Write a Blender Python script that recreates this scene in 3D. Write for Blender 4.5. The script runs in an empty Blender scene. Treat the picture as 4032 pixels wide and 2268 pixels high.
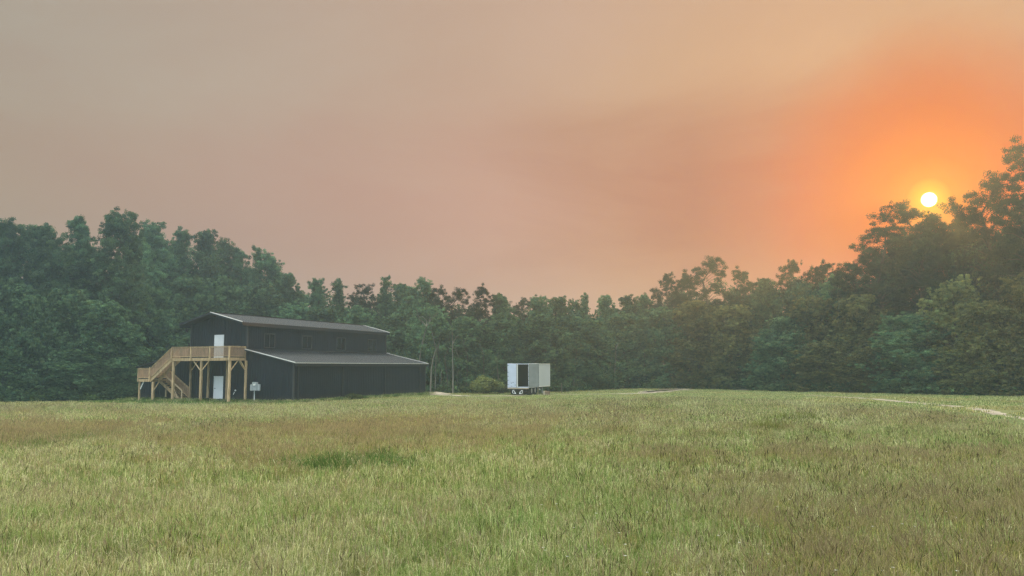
import bpy, math, random
import numpy as np
from mathutils import Vector, Matrix

S = bpy.context.scene
C = S.collection
# ------------------------------------------------------------------ camera
F, PITCH, ROLL, CAMZ = 3072.2, 0.1029, -0.0053, 2.872      # fitted on the photograph (4032 px wide)
_c, _s = math.cos(PITCH), math.sin(PITCH)
R0, U0, FW = Vector((1, 0, 0)), Vector((0, -_s, _c)), Vector((0, _c, _s))
_cr, _sr = math.cos(ROLL), math.sin(ROLL)
RT, UP = R0 * _cr + U0 * _sr, U0 * _cr - R0 * _sr
cam_d = bpy.data.cameras.new('camera')
cam = bpy.data.objects.new('camera', cam_d)
C.objects.link(cam)
m3 = Matrix((RT, UP, -FW)).transposed()
cam.matrix_world = Matrix.Translation((0, 0, CAMZ)) @ m3.to_4x4()
cam_d.sensor_width = 36
cam_d.lens = 36 * F / 4032
cam_d.clip_end = 3000
S.camera = cam

def ray(px, py):                       # photograph pixel -> world direction
    return (FW + RT * ((px - 2016) / F) - UP * ((py - 1134) / F))
def at(px, py, Y):                     # point of that ray at depth Y
    r = ray(px, py); return Vector((0, 0, CAMZ)) + r * (Y / r.y)
def gz(x, y):                          # height of the field: the camera stands on a slight rise
    t = min(1, max(0, (62 - y) / 54)); return 0.10 * t * t * (3 - 2 * t)
def ground(px, py):
    r = ray(px, py); k = 1.0
    t = -CAMZ / r.z
    for _ in range(40):
        p = Vector((0, 0, CAMZ)) + r * t
        t += (gz(p.x, p.y) - p.z) / r.z * 0.7
    return Vector((0, 0, CAMZ)) + r * t

# ------------------------------------------------------------------ world, sun, exposure
SUNV = ray(3658, 786).normalized()
SUN_EL = math.asin(SUNV.z); SUN_AZ = math.atan2(SUNV.x, SUNV.y)
W = bpy.data.worlds.new('World'); S.world = W; W.use_nodes = True
nt = W.node_tree; nt.nodes.clear()
def N(t, **k):
    n = nt.nodes.new(t)
    for a, b in k.items(): setattr(n, a, b)
    return n
def L(a, b): nt.links.new(a, b)
def mth(op, a, b=None, c=None):
    n = N('ShaderNodeMath', operation=op)
    for i, v in enumerate((a, b, c)):
        if v is None: continue
        if isinstance(v, (int, float)): n.inputs[i].default_value = v
        else: L(v, n.inputs[i])
    return n.outputs[0]
def ramp(fac, stops, interp='EASE'):
    n = N('ShaderNodeValToRGB'); n.color_ramp.interpolation = interp
    e = n.color_ramp.elements
    while len(e) > 1: e.remove(e[-1])
    e[0].position = stops[0][0]; e[0].color = (*stops[0][1], 1)
    for p, c in stops[1:]:
        q = e.new(p); q.color = (*c, 1)
    L(fac, n.inputs[0]); return n.outputs[0]
def mixc(fac, a, b, mode='MIX'):
    n = N('ShaderNodeMix', data_type='RGBA', blend_type=mode)
    if isinstance(fac, (int, float)): n.inputs[0].default_value = fac
    else: L(fac, n.inputs[0])
    for i, v in ((6, a), (7, b)):
        if isinstance(v, tuple): n.inputs[i].default_value = (*v, 1)
        else: L(v, n.inputs[i])
    return n.outputs[2]
tc = N('ShaderNodeTexCoord')
nrm = N('ShaderNodeVectorMath', operation='NORMALIZE'); L(tc.outputs['Generated'], nrm.inputs[0])
dt = N('ShaderNodeVectorMath', operation='DOT_PRODUCT'); L(nrm.outputs[0], dt.inputs[0]); dt.inputs[1].default_value = SUNV
ang = mth('ARCCOSINE', mth('MINIMUM', dt.outputs['Value'], 0.999999))
sep = N('ShaderNodeSeparateXYZ'); L(nrm.outputs[0], sep.inputs[0])
# drifting smoke: soft slanting streaks bend the rings of colour round the sun
mp = N('ShaderNodeMapping'); L(nrm.outputs[0], mp.inputs[0])
mp.inputs['Rotation'].default_value = (0.25, -0.75, 0.2); mp.inputs['Scale'].default_value = (1.5, 1.5, 4.2)
nz = N('ShaderNodeTexNoise'); L(mp.outputs[0], nz.inputs['Vector'])
nz.inputs['Scale'].default_value = 1.5; nz.inputs['Detail'].default_value = 5.0; nz.inputs['Roughness'].default_value = 0.5
nz.inputs['Distortion'].default_value = 0.6
smoke = mth('SUBTRACT', nz.outputs[0], 0.5)
angw = mth('ADD', ang, mth('MULTIPLY', mth('MULTIPLY', smoke, mth('MINIMUM', ang, 0.55)), 0.62))
deg = lambda d: d / 180.0
K = 0.5
back = [(100, (.80, 1.0, 1.16)), (180, (1.1, 1.42, 1.70))]  # unseen sky behind the camera, brightened to light front faces
low = [(0.45, (1.4, .66, .02)), (1.3, (1.10, .29, .0)), (2.8, (1.0, .195, .0)), (5.4, (.80, .14, .015)), (8, (.68, .12, .045)), (10.5, (.56, .135, .075)),
       (14.5, (.47, .15, .095)), (20, (.53, .235, .15)), (29, (.58, .31, .225)), (45, (.51, .315, .232)), (63, (.41, .285, .19))] + back
high = [(0.45, (1.4, .66, .02)), (1.3, (1.10, .29, .0)), (2.8, (1.0, .195, .0)), (5.4, (.78, .17, .04)), (8, (.74, .29, .125)), (11, (.68, .365, .20)),
        (20, (.60, .35, .21)), (29, (.56, .355, .245)), (45, (.48, .345, .255)), (63, (.40, .325, .245))] + back
pos = mth('DIVIDE', angw, math.pi)
rl = ramp(pos, [(deg(d), tuple(K * v for v in c)) for d, c in low], 'LINEAR')
rh = ramp(pos, [(deg(d), tuple(K * v for v in c)) for d, c in high], 'LINEAR')
hi = N('ShaderNodeMapRange', interpolation_type='SMOOTHSTEP'); L(mth('ADD', sep.outputs[2], mth('MULTIPLY', smoke, 0.14)), hi.inputs[0])
hi.inputs[1].default_value = 0.19; hi.inputs[2].default_value = 0.38
sky = mixc(hi.outputs[0], rl, rh)
# unseen sky overhead made brighter and less tinted to light the field
up = N('ShaderNodeMapRange', interpolation_type='SMOOTHSTEP'); L(sep.outputs[2], up.inputs[0])
up.inputs[1].default_value = 0.45; up.inputs[2].default_value = 0.80
sky = mixc(up.outputs[0], sky, (1.75, 1.78, 1.62))
var = mth('ADD', 1.0, mth('MULTIPLY', smoke, 0.36))
cmb = N('ShaderNodeCombineXYZ')
for i in range(3): L(var, cmb.inputs[i])
sky = mixc(1.0, sky, cmb.outputs[0], 'MULTIPLY')
disc = N('ShaderNodeMapRange', interpolation_type='SMOOTHSTEP'); L(ang, disc.inputs[0])
disc.inputs[1].default_value = 0.0088; disc.inputs[2].default_value = 0.0048
sky = mixc(disc.outputs[0], sky, (7, 6, 3.5))
bg = N('ShaderNodeBackground'); L(sky, bg.inputs[0]); bg.inputs[1].default_value = 2.0
ns = N('ShaderNodeTexSky', sky_type='NISHITA', sun_disc=False)
ns.sun_elevation = SUN_EL; ns.sun_rotation = SUN_AZ; ns.dust_density = 6; ns.air_density = 1.5
bn = N('ShaderNodeBackground'); L(mixc(up.outputs[0], (0, 0, 0), ns.outputs[0]), bn.inputs[0]); bn.inputs[1].default_value = 0.05
ad = N('ShaderNodeAddShader'); L(bg.outputs[0], ad.inputs[0]); L(bn.outputs[0], ad.inputs[1])
wo = N('ShaderNodeOutputWorld'); L(ad.outputs[0], wo.inputs[0])

sun_d = bpy.data.lights.new('sun', 'SUN'); sun_d.energy = 2.8; sun_d.angle = math.radians(1.2); sun_d.color = (1, .43, .09)
sun = bpy.data.objects.new('sun', sun_d); C.objects.link(sun)
sun.rotation_euler = SUNV.to_track_quat('Z', 'Y').to_euler()
S.view_settings.view_transform = 'Standard'; S.view_settings.look = 'None'
S.view_settings.exposure = 0.0; S.view_settings.gamma = 1.0
S.render.engine = 'CYCLES'
cy = S.cycles
cy.max_bounces = 6; cy.diffuse_bounces = 3; cy.glossy_bounces = 2; cy.transmission_bounces = 3; cy.volume_bounces = 1
cy.use_denoising = True; cy.denoiser = 'OPENIMAGEDENOISE'; cy.denoising_input_passes = 'RGB_ALBEDO_NORMAL'; cy.denoising_prefilter = 'NONE'; cy.use_adaptive_sampling = False
HAZE_DENSITY = 0.00185

# ------------------------------------------------------------------ materials
MATS = {}
def mat(name, col, rough=.7, metal=0.0, var=.15, scale=3.0, spec=.3, stretch=(1, 1, 1), bump=0.0, col2=None, detail=4):
    m = bpy.data.materials.new(name); m.use_nodes = True; t = m.node_tree
    b = t.nodes['Principled BSDF']
    b.inputs['Roughness'].default_value = rough; b.inputs['Metallic'].default_value = metal
    b.inputs['Specular IOR Level'].default_value = spec
    g = t.nodes.new('ShaderNodeTexCoord'); mpn = t.nodes.new('ShaderNodeMapping'); mpn.inputs['Scale'].default_value = stretch
    n = t.nodes.new('ShaderNodeTexNoise'); n.inputs['Scale'].default_value = scale; n.inputs['Detail'].default_value = detail
    t.links.new(g.outputs['Object'], mpn.inputs[0]); t.links.new(mpn.outputs[0], n.inputs['Vector'])
    r = t.nodes.new('ShaderNodeValToRGB'); e = r.color_ramp.elements
    lo = tuple(max(0, c * (1 - var)) for c in col); hi = tuple(min(1, c * (1 + var)) for c in (col2 or col))
    e[0].position = .3; e[0].color = (*lo, 1); e[1].position = .7; e[1].color = (*hi, 1)
    t.links.new(n.outputs[0], r.inputs[0]); t.links.new(r.outputs[0], b.inputs['Base Color'])
    if bump:
        bp = t.nodes.new('ShaderNodeBump'); bp.inputs['Strength'].default_value = bump; bp.inputs['Distance'].default_value = .02
        t.links.new(n.outputs[0], bp.inputs['Height']); t.links.new(bp.outputs[0], b.inputs['Normal'])
    MATS[name] = m; return m
siding = mat('charcoal_siding', (.008, .012, .020), .55, 0, .25, .8, .18, (1, 1, .15))
rooftin = mat('grey_roofing', (.016, .018, .023), .4, 0, .22, .7, .3, (1, .2, 1))
trimw = mat('pale_metal_trim', (.78, .77, .74), .3, .35, .06, 2, .6)
trimd = mat('dark_trim', (.016, .018, .022), .5, 0, .2, 2)
doorw = mat('white_door', (.74, .77, .80), .5, 0, .05, 1.3)
glassd = mat('dark_glass', (.012, .014, .018), .08, 0, .1, 1, .6)
framed = mat('window_trim', (.038, .041, .044), .5, 0, .1, 2)
wood = mat('treated_timber', (.40, .285, .16), .8, 0, .28, 1.6, .2, (6, 6, 1.2), .15, (.48, .35, .21))
woodp = mat('timber_pickets', (.40, .28, .18), .8, 0, .25, 1.6, .2, (5, 5, 1), .15, (.38, .25, .165))
woodn = mat('fresh_timber', (.60, .47, .32), .75, 0, .15, 2, .2, (5, 5, 1))
for m_ in (wood, woodp, woodn):          # each timber has its own tone
    t = m_.node_tree; oi = t.nodes.new('ShaderNodeObjectInfo'); mr = t.nodes.new('ShaderNodeMapRange'); hs = t.nodes.new('ShaderNodeHueSaturation')
    mr.inputs[3].default_value = .72; mr.inputs[4].default_value = 1.2
    b = t.nodes['Principled BSDF']; src = b.inputs['Base Color'].links[0].from_socket
    t.links.new(oi.outputs['Random'], mr.inputs[0]); t.links.new(mr.outputs[0], hs.inputs['Value']); t.links.new(src, hs.inputs['Color']); t.links.new(hs.outputs[0], b.inputs['Base Color'])
def splash(m_):                           # dust thrown up against the foot of the walls
    t = m_.node_tree; b = t.nodes['Principled BSDF']; src = b.inputs['Base Color'].links[0].from_socket
    g = t.nodes.new('ShaderNodeNewGeometry'); sp = t.nodes.new('ShaderNodeSeparateXYZ'); n = t.nodes.new('ShaderNodeTexNoise'); n.inputs['Scale'].default_value = 2.2; n.inputs['Detail'].default_value = 5
    t.links.new(g.outputs['Position'], sp.inputs[0]); t.links.new(g.outputs['Position'], n.inputs['Vector'])
    a = t.nodes.new('ShaderNodeMath'); a.operation = 'MULTIPLY_ADD'; a.inputs[1].default_value = -1.1; t.links.new(sp.outputs[2], a.inputs[0]); t.links.new(n.outputs[0], a.inputs[2])
    mr = t.nodes.new('ShaderNodeMapRange'); mr.inputs[1].default_value = -.25; mr.inputs[2].default_value = .7; mr.inputs[4].default_value = .75; t.links.new(a.outputs[0], mr.inputs[0])
    mx = t.nodes.new('ShaderNodeMix'); mx.data_type = 'RGBA'; mx.inputs[7].default_value = (.060, .052, .042, 1)
    t.links.new(mr.outputs[0], mx.inputs[0]); t.links.new(src, mx.inputs[6]); t.links.new(mx.outputs[2], b.inputs['Base Color'])
splash(siding)
concrete = mat('concrete', (.42, .40, .36), .9, 0, .15, 5)
greymetal = mat('grey_box_metal', (.38, .41, .43), .45, .2, .08, 3)
trwhite = mat('trailer_white', (.54, .60, .74), .45, 0, .06, 1.2)
trside = mat('trailer_side', (.55, .58, .60), .42, .15, .07, .6, .4, (1, 1, .3))
trgrey = mat('door_lining_grey', (.20, .215, .21), .55, 0, .14, 1.6)
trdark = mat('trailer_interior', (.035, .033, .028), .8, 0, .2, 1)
chass = mat('chassis_black', (.022, .02, .018), .7, 0, .3, 3)
rubber = mat('tyre_rubber', (.018, .018, .018), .85, 0, .2, 6)
rimm = mat('wheel_rim', (.45, .45, .45), .4, .5, .1, 4)
decal = mat('blue_lettering', (.03, .05, .16), .6, 0, .1, 3)
bark = mat('tree_bark', (.085, .065, .05), .9, 0, .3, 3, .1, (4, 4, .8), .3)
barkp = mat('pale_bark', (.15, .14, .115), .9, 0, .25, 2.5, .1, (3, 3, .6))
sand = mat('track_sand', (.25, .205, .155), .95, 0, .25, 1.1, .1, (1, 1, 1), .2, (.36, .305, .24))
weathered = mat('weathered_block', (.40, .34, .26), .9, 0, .2, 3)
weatherd2 = mat('weathered_end', (.20, .145, .10), .9, 0, .2, 3)

def leafmat(name, transl=.35, vary=.25, rough=.6):
    m = bpy.data.materials.new(name); m.use_nodes = True; t = m.node_tree; t.nodes.clear()
    a = t.nodes.new('ShaderNodeAttribute'); a.attribute_name = 'tint'
    oi = t.nodes.new('ShaderNodeObjectInfo')
    hs = t.nodes.new('ShaderNodeHueSaturation')
    mr = t.nodes.new('ShaderNodeMapRange'); mr.inputs[3].default_value = 1 - vary; mr.inputs[4].default_value = 1 + vary
    mh = t.nodes.new('ShaderNodeMapRange'); mh.inputs[3].default_value = .48; mh.inputs[4].default_value = .515
    t.links.new(oi.outputs['Random'], mr.inputs[0]); t.links.new(oi.outputs['Random'], mh.inputs[0])
    t.links.new(mr.outputs[0], hs.inputs['Value']); t.links.new(mh.outputs[0], hs.inputs['Hue'])
    t.links.new(a.outputs['Color'], hs.inputs['Color'])
    d = t.nodes.new('ShaderNodeBsdfDiffuse'); tr = t.nodes.new('ShaderNodeBsdfTranslucent')
    mx = t.nodes.new('ShaderNodeMixShader'); mx.inputs[0].default_value = transl
    o = t.nodes.new('ShaderNodeOutputMaterial')
    t.links.new(hs.outputs[0], d.inputs[0]); t.links.new(hs.outputs[0], tr.inputs[0])
    t.links.new(d.outputs[0], mx.inputs[1]); t.links.new(tr.outputs[0], mx.inputs[2]); t.links.new(mx.outputs[0], o.inputs[0])
    return m
leaf = leafmat('tree_leaves', .3, .34)
grassm = leafmat('grass_blades', .4, .18)

# ------------------------------------------------------------------ builders
def link(o, parent=None):
    C.objects.link(o)
    if parent: o.parent = parent
    return o
def tag(o, label=None, cat=None, group=None, kind=None):
    if label: o['label'] = label
    if cat: o['category'] = cat
    if group: o['group'] = group
    if kind: o['kind'] = kind
    return o
def empty(name, loc, rz=0, sc=None):
    o = bpy.data.objects.new(name, None); o.location = loc; o.rotation_euler = (0, 0, rz); o.empty_display_size = .3
    return link(o)
class MB:
    def __init__(s): s.v = []; s.f = []; s.m = []
    def quad(s, pts, mi=0):
        n = len(s.v); s.v += [tuple(p) for p in pts]; s.f.append(tuple(range(n, n + len(pts)))); s.m.append(mi); return s
    def box(s, x0, x1, y0, y1, z0, z1, mi=0):
        n = len(s.v)
        s.v += [(x, y, z) for z in (z0, z1) for y in (y0, y1) for x in (x0, x1)]
        for q in ((0, 2, 3, 1), (4, 5, 7, 6), (0, 1, 5, 4), (2, 6, 7, 3), (0, 4, 6, 2), (1, 3, 7, 5)):
            s.f.append(tuple(n + i for i in q)); s.m.append(mi)
        return s
    def beam(s, p, q, w, h, mi=0, upv=(0, 0, 1)):       # rectangular bar from p to q
        p, q = Vector(p), Vector(q); d = (q - p).normalized(); u = Vector(upv)
        if abs(d.dot(u)) > .98: u = Vector((0, 1, 0))
        r = d.cross(u).normalized() * (w / 2); t = r.cross(d).normalized() * (h / 2)
        n = len(s.v)
        s.v += [tuple(c + a * r + b * t) for c in (p, q) for a, b in ((-1, -1), (1, -1), (1, 1), (-1, 1))]
        for k in ((0, 1, 2, 3), (7, 6, 5, 4), (0, 4, 5, 1), (1, 5, 6, 2), (2, 6, 7, 3), (3, 7, 4, 0)):
            s.f.append(tuple(n + i for i in k)); s.m.append(mi)
        return s
    def tube(s, pts, rad, n=8, cap=True, mi=0):
        pts = [Vector(p) for p in pts]; b = len(s.v)
        for i, p in enumerate(pts):
            d = (pts[min(i + 1, len(pts) - 1)] - pts[max(i - 1, 0)]).normalized()
            u = Vector((1, 0, 0)) if abs(d.x) < .8 else Vector((0, 1, 0))
            r = d.cross(u).normalized(); t = d.cross(r)
            for k in range(n):
                a = 2 * math.pi * k / n
                s.v.append(tuple(p + (r * math.cos(a) + t * math.sin(a)) * rad[i]))
        for i in range(len(pts) - 1):
            for k in range(n):
                s.f.append((b + i * n + k, b + i * n + (k + 1) % n, b + (i + 1) * n + (k + 1) % n, b + (i + 1) * n + k)); s.m.append(mi)
        if cap:
            s.f.append(tuple(b + k for k in range(n))); s.m.append(mi)
            e = b + (len(pts) - 1) * n
            s.f.append(tuple(e + n - 1 - k for k in range(n))); s.m.append(mi)
        return s
    def build(s, name, mats, parent=None, smooth=False, bevel=0):
        me = bpy.data.meshes.new(name); me.from_pydata(s.v, [], s.f); me.update()
        for m in (mats if isinstance(mats, (list, tuple)) else [mats]): me.materials.append(m)
        me.polygons.foreach_set('material_index', s.m)
        if smooth: me.polygons.foreach_set('use_smooth', [True] * len(s.f))
        o = bpy.data.objects.new(name, me)
        if bevel:
            bv = o.modifiers.new('bevel', 'BEVEL'); bv.width = bevel; bv.segments = 2; bv.limit_method = 'ANGLE'
        return link(o, parent)
def np_mesh(name, V, Fq, tint=None, m=None):
    """V (n,3), Fq (k,4) quads (a repeated last index gives a triangle is not allowed), tint (n,3)"""
    me = bpy.data.meshes.new(name)
    me.vertices.add(len(V)); me.vertices.foreach_set('co', np.ascontiguousarray(V, dtype=np.float32).ravel())
    k = Fq.shape[1]
    me.loops.add(Fq.size); me.loops.foreach_set('vertex_index', np.ascontiguousarray(Fq, dtype=np.int32).ravel())
    me.polygons.add(len(Fq)); me.polygons.foreach_set('loop_start', np.arange(0, Fq.size, k, dtype=np.int32))
    me.update(calc_edges=True); me.validate()
    if tint is not None:
        a = me.color_attributes.new('tint', 'FLOAT_COLOR', 'POINT')
        a.data.foreach_set('color', np.c_[tint, np.ones(len(tint))].astype(np.float32).ravel())
    if m: me.materials.append(m)
    return me

def vnoise(x, y, s, seed=0):           # smooth value noise in 0..1
    x = np.asarray(x) / s + 1000; y = np.asarray(y) / s + 1000
    xi, yi = np.floor(x).astype(np.int64), np.floor(y).astype(np.int64); fx, fy = x - xi, y - yi
    fx = fx * fx * (3 - 2 * fx); fy = fy * fy * (3 - 2 * fy)
    def h(a, b):
        v = np.sin(a * 127.1 + b * 311.7 + seed * 74.7) * 43758.5453; return v - np.floor(v)
    return (h(xi, yi) * (1 - fx) + h(xi + 1, yi) * fx) * (1 - fy) + (h(xi, yi + 1) * (1 - fx) + h(xi + 1, yi + 1) * fx) * fy

# ------------------------------------------------------------------ ground
def axis(lo, hi, fine_lo, fine_hi, step, grow=1.25):
    a = list(np.arange(fine_lo, fine_hi + 1e-6, step)); d = step
    while a[-1] < hi: d *= grow; a.append(min(hi, a[-1] + d))
    d = step
    while a[0] > lo: d *= grow; a.insert(0, max(lo, a[0] - d))
    return np.array(a)
gx = axis(-290, 290, -60, 60, 1.5); gy = axis(-290, 290, -6, 125, 1.0)
GX, GY = np.meshgrid(gx, gy)
def gz_np(x, y):
    t = np.clip((62 - y) / 54, 0, 1); return .10 * t * t * (3 - 2 * t)
GZ = gz_np(GX, GY)
nx, ny = len(gx), len(gy)
idx = np.arange(nx * ny).reshape(ny, nx)
Q = np.stack([idx[:-1, :-1], idx[:-1, 1:], idx[1:, 1:], idx[1:, :-1]], -1).reshape(-1, 4)
gme = np_mesh('field', np.stack([GX, GY, GZ], -1).reshape(-1, 3), Q)
gme.polygons.foreach_set('use_smooth', [True] * len(gme.polygons))
field = tag(link(bpy.data.objects.new('field', gme)), kind='structure')
def groundmat():
    m = bpy.data.materials.new('field_soil_and_grass'); m.use_nodes = True; t = m.node_tree; b = t.nodes['Principled BSDF']
    b.inputs['Roughness'].default_value = .95; b.inputs['Specular IOR Level'].default_value = .05
    g = t.nodes.new('ShaderNodeNewGeometry')
    def noise(sc, det=4):
        n = t.nodes.new('ShaderNodeTexNoise'); n.inputs['Scale'].default_value = sc; n.inputs['Detail'].default_value = det
        t.links.new(g.outputs['Position'], n.inputs['Vector']); return n.outputs[0]
    def rmp(f, a, b_, p0=.35, p1=.65):
        r = t.nodes.new('ShaderNodeValToRGB'); e = r.color_ramp.elements
        e[0].position = p0; e[0].color = (*a, 1); e[1].position = p1; e[1].color = (*b_, 1); t.links.new(f, r.inputs[0]); return r.outputs[0]
    c1 = rmp(noise(.09, 3), (.105, .135, .045), (.17, .165, .065)); c2 = rmp(noise(3, 6), (.07, .09, .03), (.21, .205, .09))
    mx = t.nodes.new('ShaderNodeMix'); mx.data_type = 'RGBA'; mx.inputs[0].default_value = .5
    t.links.new(c1, mx.inputs[6]); t.links.new(c2, mx.inputs[7]); t.links.new(mx.outputs[2], b.inputs['Base Color'])
    bp = t.nodes.new('ShaderNodeBump'); bp.inputs['Strength'].default_value = .6; bp.inputs['Distance'].default_value = .06
    t.links.new(noise(9, 5), bp.inputs['Height']); t.links.new(bp.outputs[0], b.inputs['Normal'])
    return m
gme.materials.append(groundmat())

# sandy tracks: ribbons lying on the field
def track(pts, widths, name='dirt_track', lift=.012, seed=1):
    rng = np.random.default_rng(seed); P = []
    for (a, b), (wa, wb) in zip(zip(pts[:-1], pts[1:]), zip(widths[:-1], widths[1:])):
        for k in range(14): P.append((a.lerp(b, k / 14), wa + (wb - wa) * k / 14))
    P.append((pts[-1], widths[-1])); mb = MB(); prev = None
    for i, (p, w) in enumerate(P):
        d = (P[min(i + 1, len(P) - 1)][0] - P[max(i - 1, 0)][0]); d.z = 0; d.normalize(); n = Vector((-d.y, d.x, 0))
        w1, w2 = (w * rng.uniform(.55, 1.25) / 2 for _ in range(2))
        cur = [p + n * w1, p - n * w2]
        for c in cur: c.z = gz(c.x, c.y) + lift
        if prev: mb.quad([prev[0], prev[1], cur[1], cur[0]])
        prev = cur
    return tag(mb.build(name, sand), kind='structure')
g = ground
track([g(1680, 1552), g(1850, 1560), g(2000, 1559), g(2100, 1554), g(2400, 1551), g(2520, 1549), g(2600, 1541), g(2680, 1534)], [2.0, 1.5, 1.2, 1.0, .8, 1.8, 3.2, 4.0], seed=2)
track([g(2530, 1545), g(2620, 1535), g(2720, 1531.5), g(2850, 1533), g(3000, 1537)], [2.0, 3.4, 4.6, 3.0, 1.6], seed=3)
track([g(2480, 1529), g(2570, 1530), g(2700, 1532)], [1.8, 3.0, 3.6], seed=5, lift=.016)
track([g(3180, 1556), g(3430, 1570), g(3640, 1590), g(3760, 1600), g(3870, 1614), g(3950, 1635), g(4150, 1668)], [.6, .9, 1.3, 1.3, 1.1, .8, .8], seed=4)

# ------------------------------------------------------------------ barn
CX, CY, YAW = -24.12, 71.16, .4095
BW, BL, HE, HA, OS, OF, OB = 6.79, 23.05, 7.156, 8.133, .39, 1.175, .28
HL, TL, OF2, LW = 3.466, 5.68, .35, 5.32
cu, su = math.cos(YAW), math.sin(YAW)
def bworld(a, b, z): return Vector((CX + a * cu + b * su, CY - a * su + b * cu, z))
def pxof(P):
    v = P - Vector((0, 0, CAMZ)); d = v.dot(FW); return 2016 + F * v.dot(RT) / d, 1134 - F * v.dot(UP) / d
def bis(fn, lo, hi, target):
    for _ in range(50):
        m = (lo + hi) / 2
        if fn(m) < target: lo = m
        else: hi = m
    return (lo + hi) / 2
def sa(px, b, z): return bis(lambda a: pxof(bworld(a, b, z))[0], -25, 15, px)
def sb(px, a, z): return bis(lambda b: pxof(bworld(a, b, z))[0], -10, 40, px)
def sz(py, a, b): return bis(lambda z: -pxof(bworld(a, b, z))[1], -3, 14, -py)

barn = tag(empty('barn', (CX, CY, 0), -YAW), 'two-storey charcoal metal barn with lean-to roofs and white doors at the field edge', 'barn')
def ribwall(name, org, dirv, nrm_, length, ztop, opens=(), z0=0.0, m=siding, parent=barn, pitch=.3):
    """ribbed metal sheet: along dirv from org, ribs toward nrm_, top edge ztop(s), rectangular openings (s0, s1, z0, z1)"""
    br = {0.0, length}
    k = 0.0
    while k < length:
        for q in (0, .20, .222, .262, .284):
            if k + q < length: br.add(round(k + q, 4))
        k += pitch
    for o in opens: br |= {o[0], o[1]}
    br = sorted(br)
    def off(s):
        q = s % pitch
        return .026 if .221 <= q <= .263 else 0.0
    mb = MB(); d, n = Vector(dirv), Vector(nrm_); o_ = Vector(org)
    for s0, s1 in zip(br[:-1], br[1:]):
        if s1 - s0 < 1e-4: continue
        mid = (s0 + s1) / 2; cuts = sorted([(o[2], o[3]) for o in opens if o[0] <= mid <= o[1]])
        zs = [z0]
        for c in cuts: zs += [c[0], c[1]]
        zs.append(None)
        for i in range(0, len(zs), 2):
            lo, hi = zs[i], zs[i + 1]
            p = [o_ + d * s0 + n * off(s0), o_ + d * s1 + n * off(s1)]
            a0, a1 = (ztop(s0), ztop(s1)) if hi is None else (hi, hi)
            mb.quad([p[0] + Vector((0, 0, lo)), p[1] + Vector((0, 0, lo)), p[1] + Vector((0, 0, a1)), p[0] + Vector((0, 0, a0))])
    return mb.build(name, m, parent)
sl = (HA - HE) / (BW / 2 + OS); slL = 1.25 / TL; HT = HL + 1.25
def ztop_main(a): return HA - abs(a + BW / 2) * sl - .14
def ztop_lean(a): return HT - a * slL - .12
dU0, dU1 = sa(846, 0, 5), sa(879.5, 0, 5); dL0, dL1 = sa(843.5, 0, 1.2), sa(877.5, 0, 1.2)
dfl = 4.02
front = ribwall('wall', (-BW, 0, 0), (1, 0, 0), (0, -1, 0), BW, lambda s: ztop_main(-BW + s),
                [(dU0 + BW, dU1 + BW, dfl, dfl + 2.06), (dL0 + BW, dL1 + BW, .22, 2.27)])
ribwall('wall', (0, 0, 0), (1, 0, 0), (0, -1, 0), LW, lambda s: ztop_lean(s))
LWL = 6.3
ribwall('wall', (-BW - LWL, 0, 0), (1, 0, 0), (0, -1, 0), LWL, lambda s: ztop_lean(LWL - s))
wins = []
for p0, p1, y0, y1 in ((1041, 1080, 1321, 1373), (1190, 1226, 1331, 1378), (1326, 1359, 1334, 1382), (1449, 1480, 1337, 1385)):
    b0, b1 = sb(p0, 0, 5.6), sb(p1, 0, 5.6); wins.append((b0, b1, 5.0, 6.22))
ribwall('wall', (0, 0, 0), (0, 1, 0), (1, 0, 0), BL, lambda s: ztop_main(0), wins, z0=4.4)
ribwall('wall', (LW, 0, 0), (0, 1, 0), (1, 0, 0), BL, lambda s: ztop_lean(LW))
ribwall('wall', (-BW, 0, 0), (0, 1, 0), (-1, 0, 0), BL, lambda s: ztop_main(-BW), z0=4.4)
ribwall('wall', (-BW - LWL, 0, 0), (0, 1, 0), (-1, 0, 0), BL, lambda s: ztop_lean(LWL))
ribwall('wall', (-BW - LWL, BL, 0), (1, 0, 0), (0, 1, 0), LWL, lambda s: ztop_lean(LWL - s))
ribwall('wall', (-BW, BL, 0), (1, 0, 0), (0, 1, 0), BW, lambda s: ztop_main(-BW + s))
ribwall('wall', (0, BL, 0), (1, 0, 0), (0, 1, 0), LW, lambda s: ztop_lean(s))
def ribroof(name, a0, z0, a1, z1, b0, b1, under=.12, pitch=.3):
    """roof sheet from ridge/upper edge (a0,z0) down to eave (a1,z1), ribs running down the slope, closed underside"""
    mb = MB(); pts = []
    k = b0
    while k < b1:
        for q, h in ((0, 0), (.2, 0), (.222, .028), (.262, .028), (.284, 0)):
            if k + q < b1: pts.append((k + q, h))
        k += pitch
    pts.append((b1, 0))
    for (p, hp), (q, hq) in zip(pts[:-1], pts[1:]):
        mb.quad([(a0, p, z0 + hp), (a1, p, z1 + hp), (a1, q, z1 + hq), (a0, q, z0 + hq)])
    mb.quad([(a0, b0, z0 - under), (a0, b1, z0 - under), (a1, b1, z1 - under), (a1, b0, z1 - under)], 1)
    mb.quad([(a1, b0, z1 - under), (a1, b1, z1 - under), (a1, b1, z1), (a1, b0, z1)], 1)
    mb.quad([(a0, b0, z0 - under), (a1, b0, z1 - under), (a1, b0, z1), (a0, b0, z0)], 1)
    mb.quad([(a0, b1, z0 - under), (a0, b1, z0), (a1, b1, z1), (a1, b1, z1 - under)], 1)
    return mb.build(name, [rooftin, trimd], barn)
AP = -BW / 2
ribroof('roof', AP, HA, OS, HE, -OF, BL + OB)
ribroof('roof', AP - .001, HA, -BW - OS, HE, -OF, BL + OB)
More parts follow.
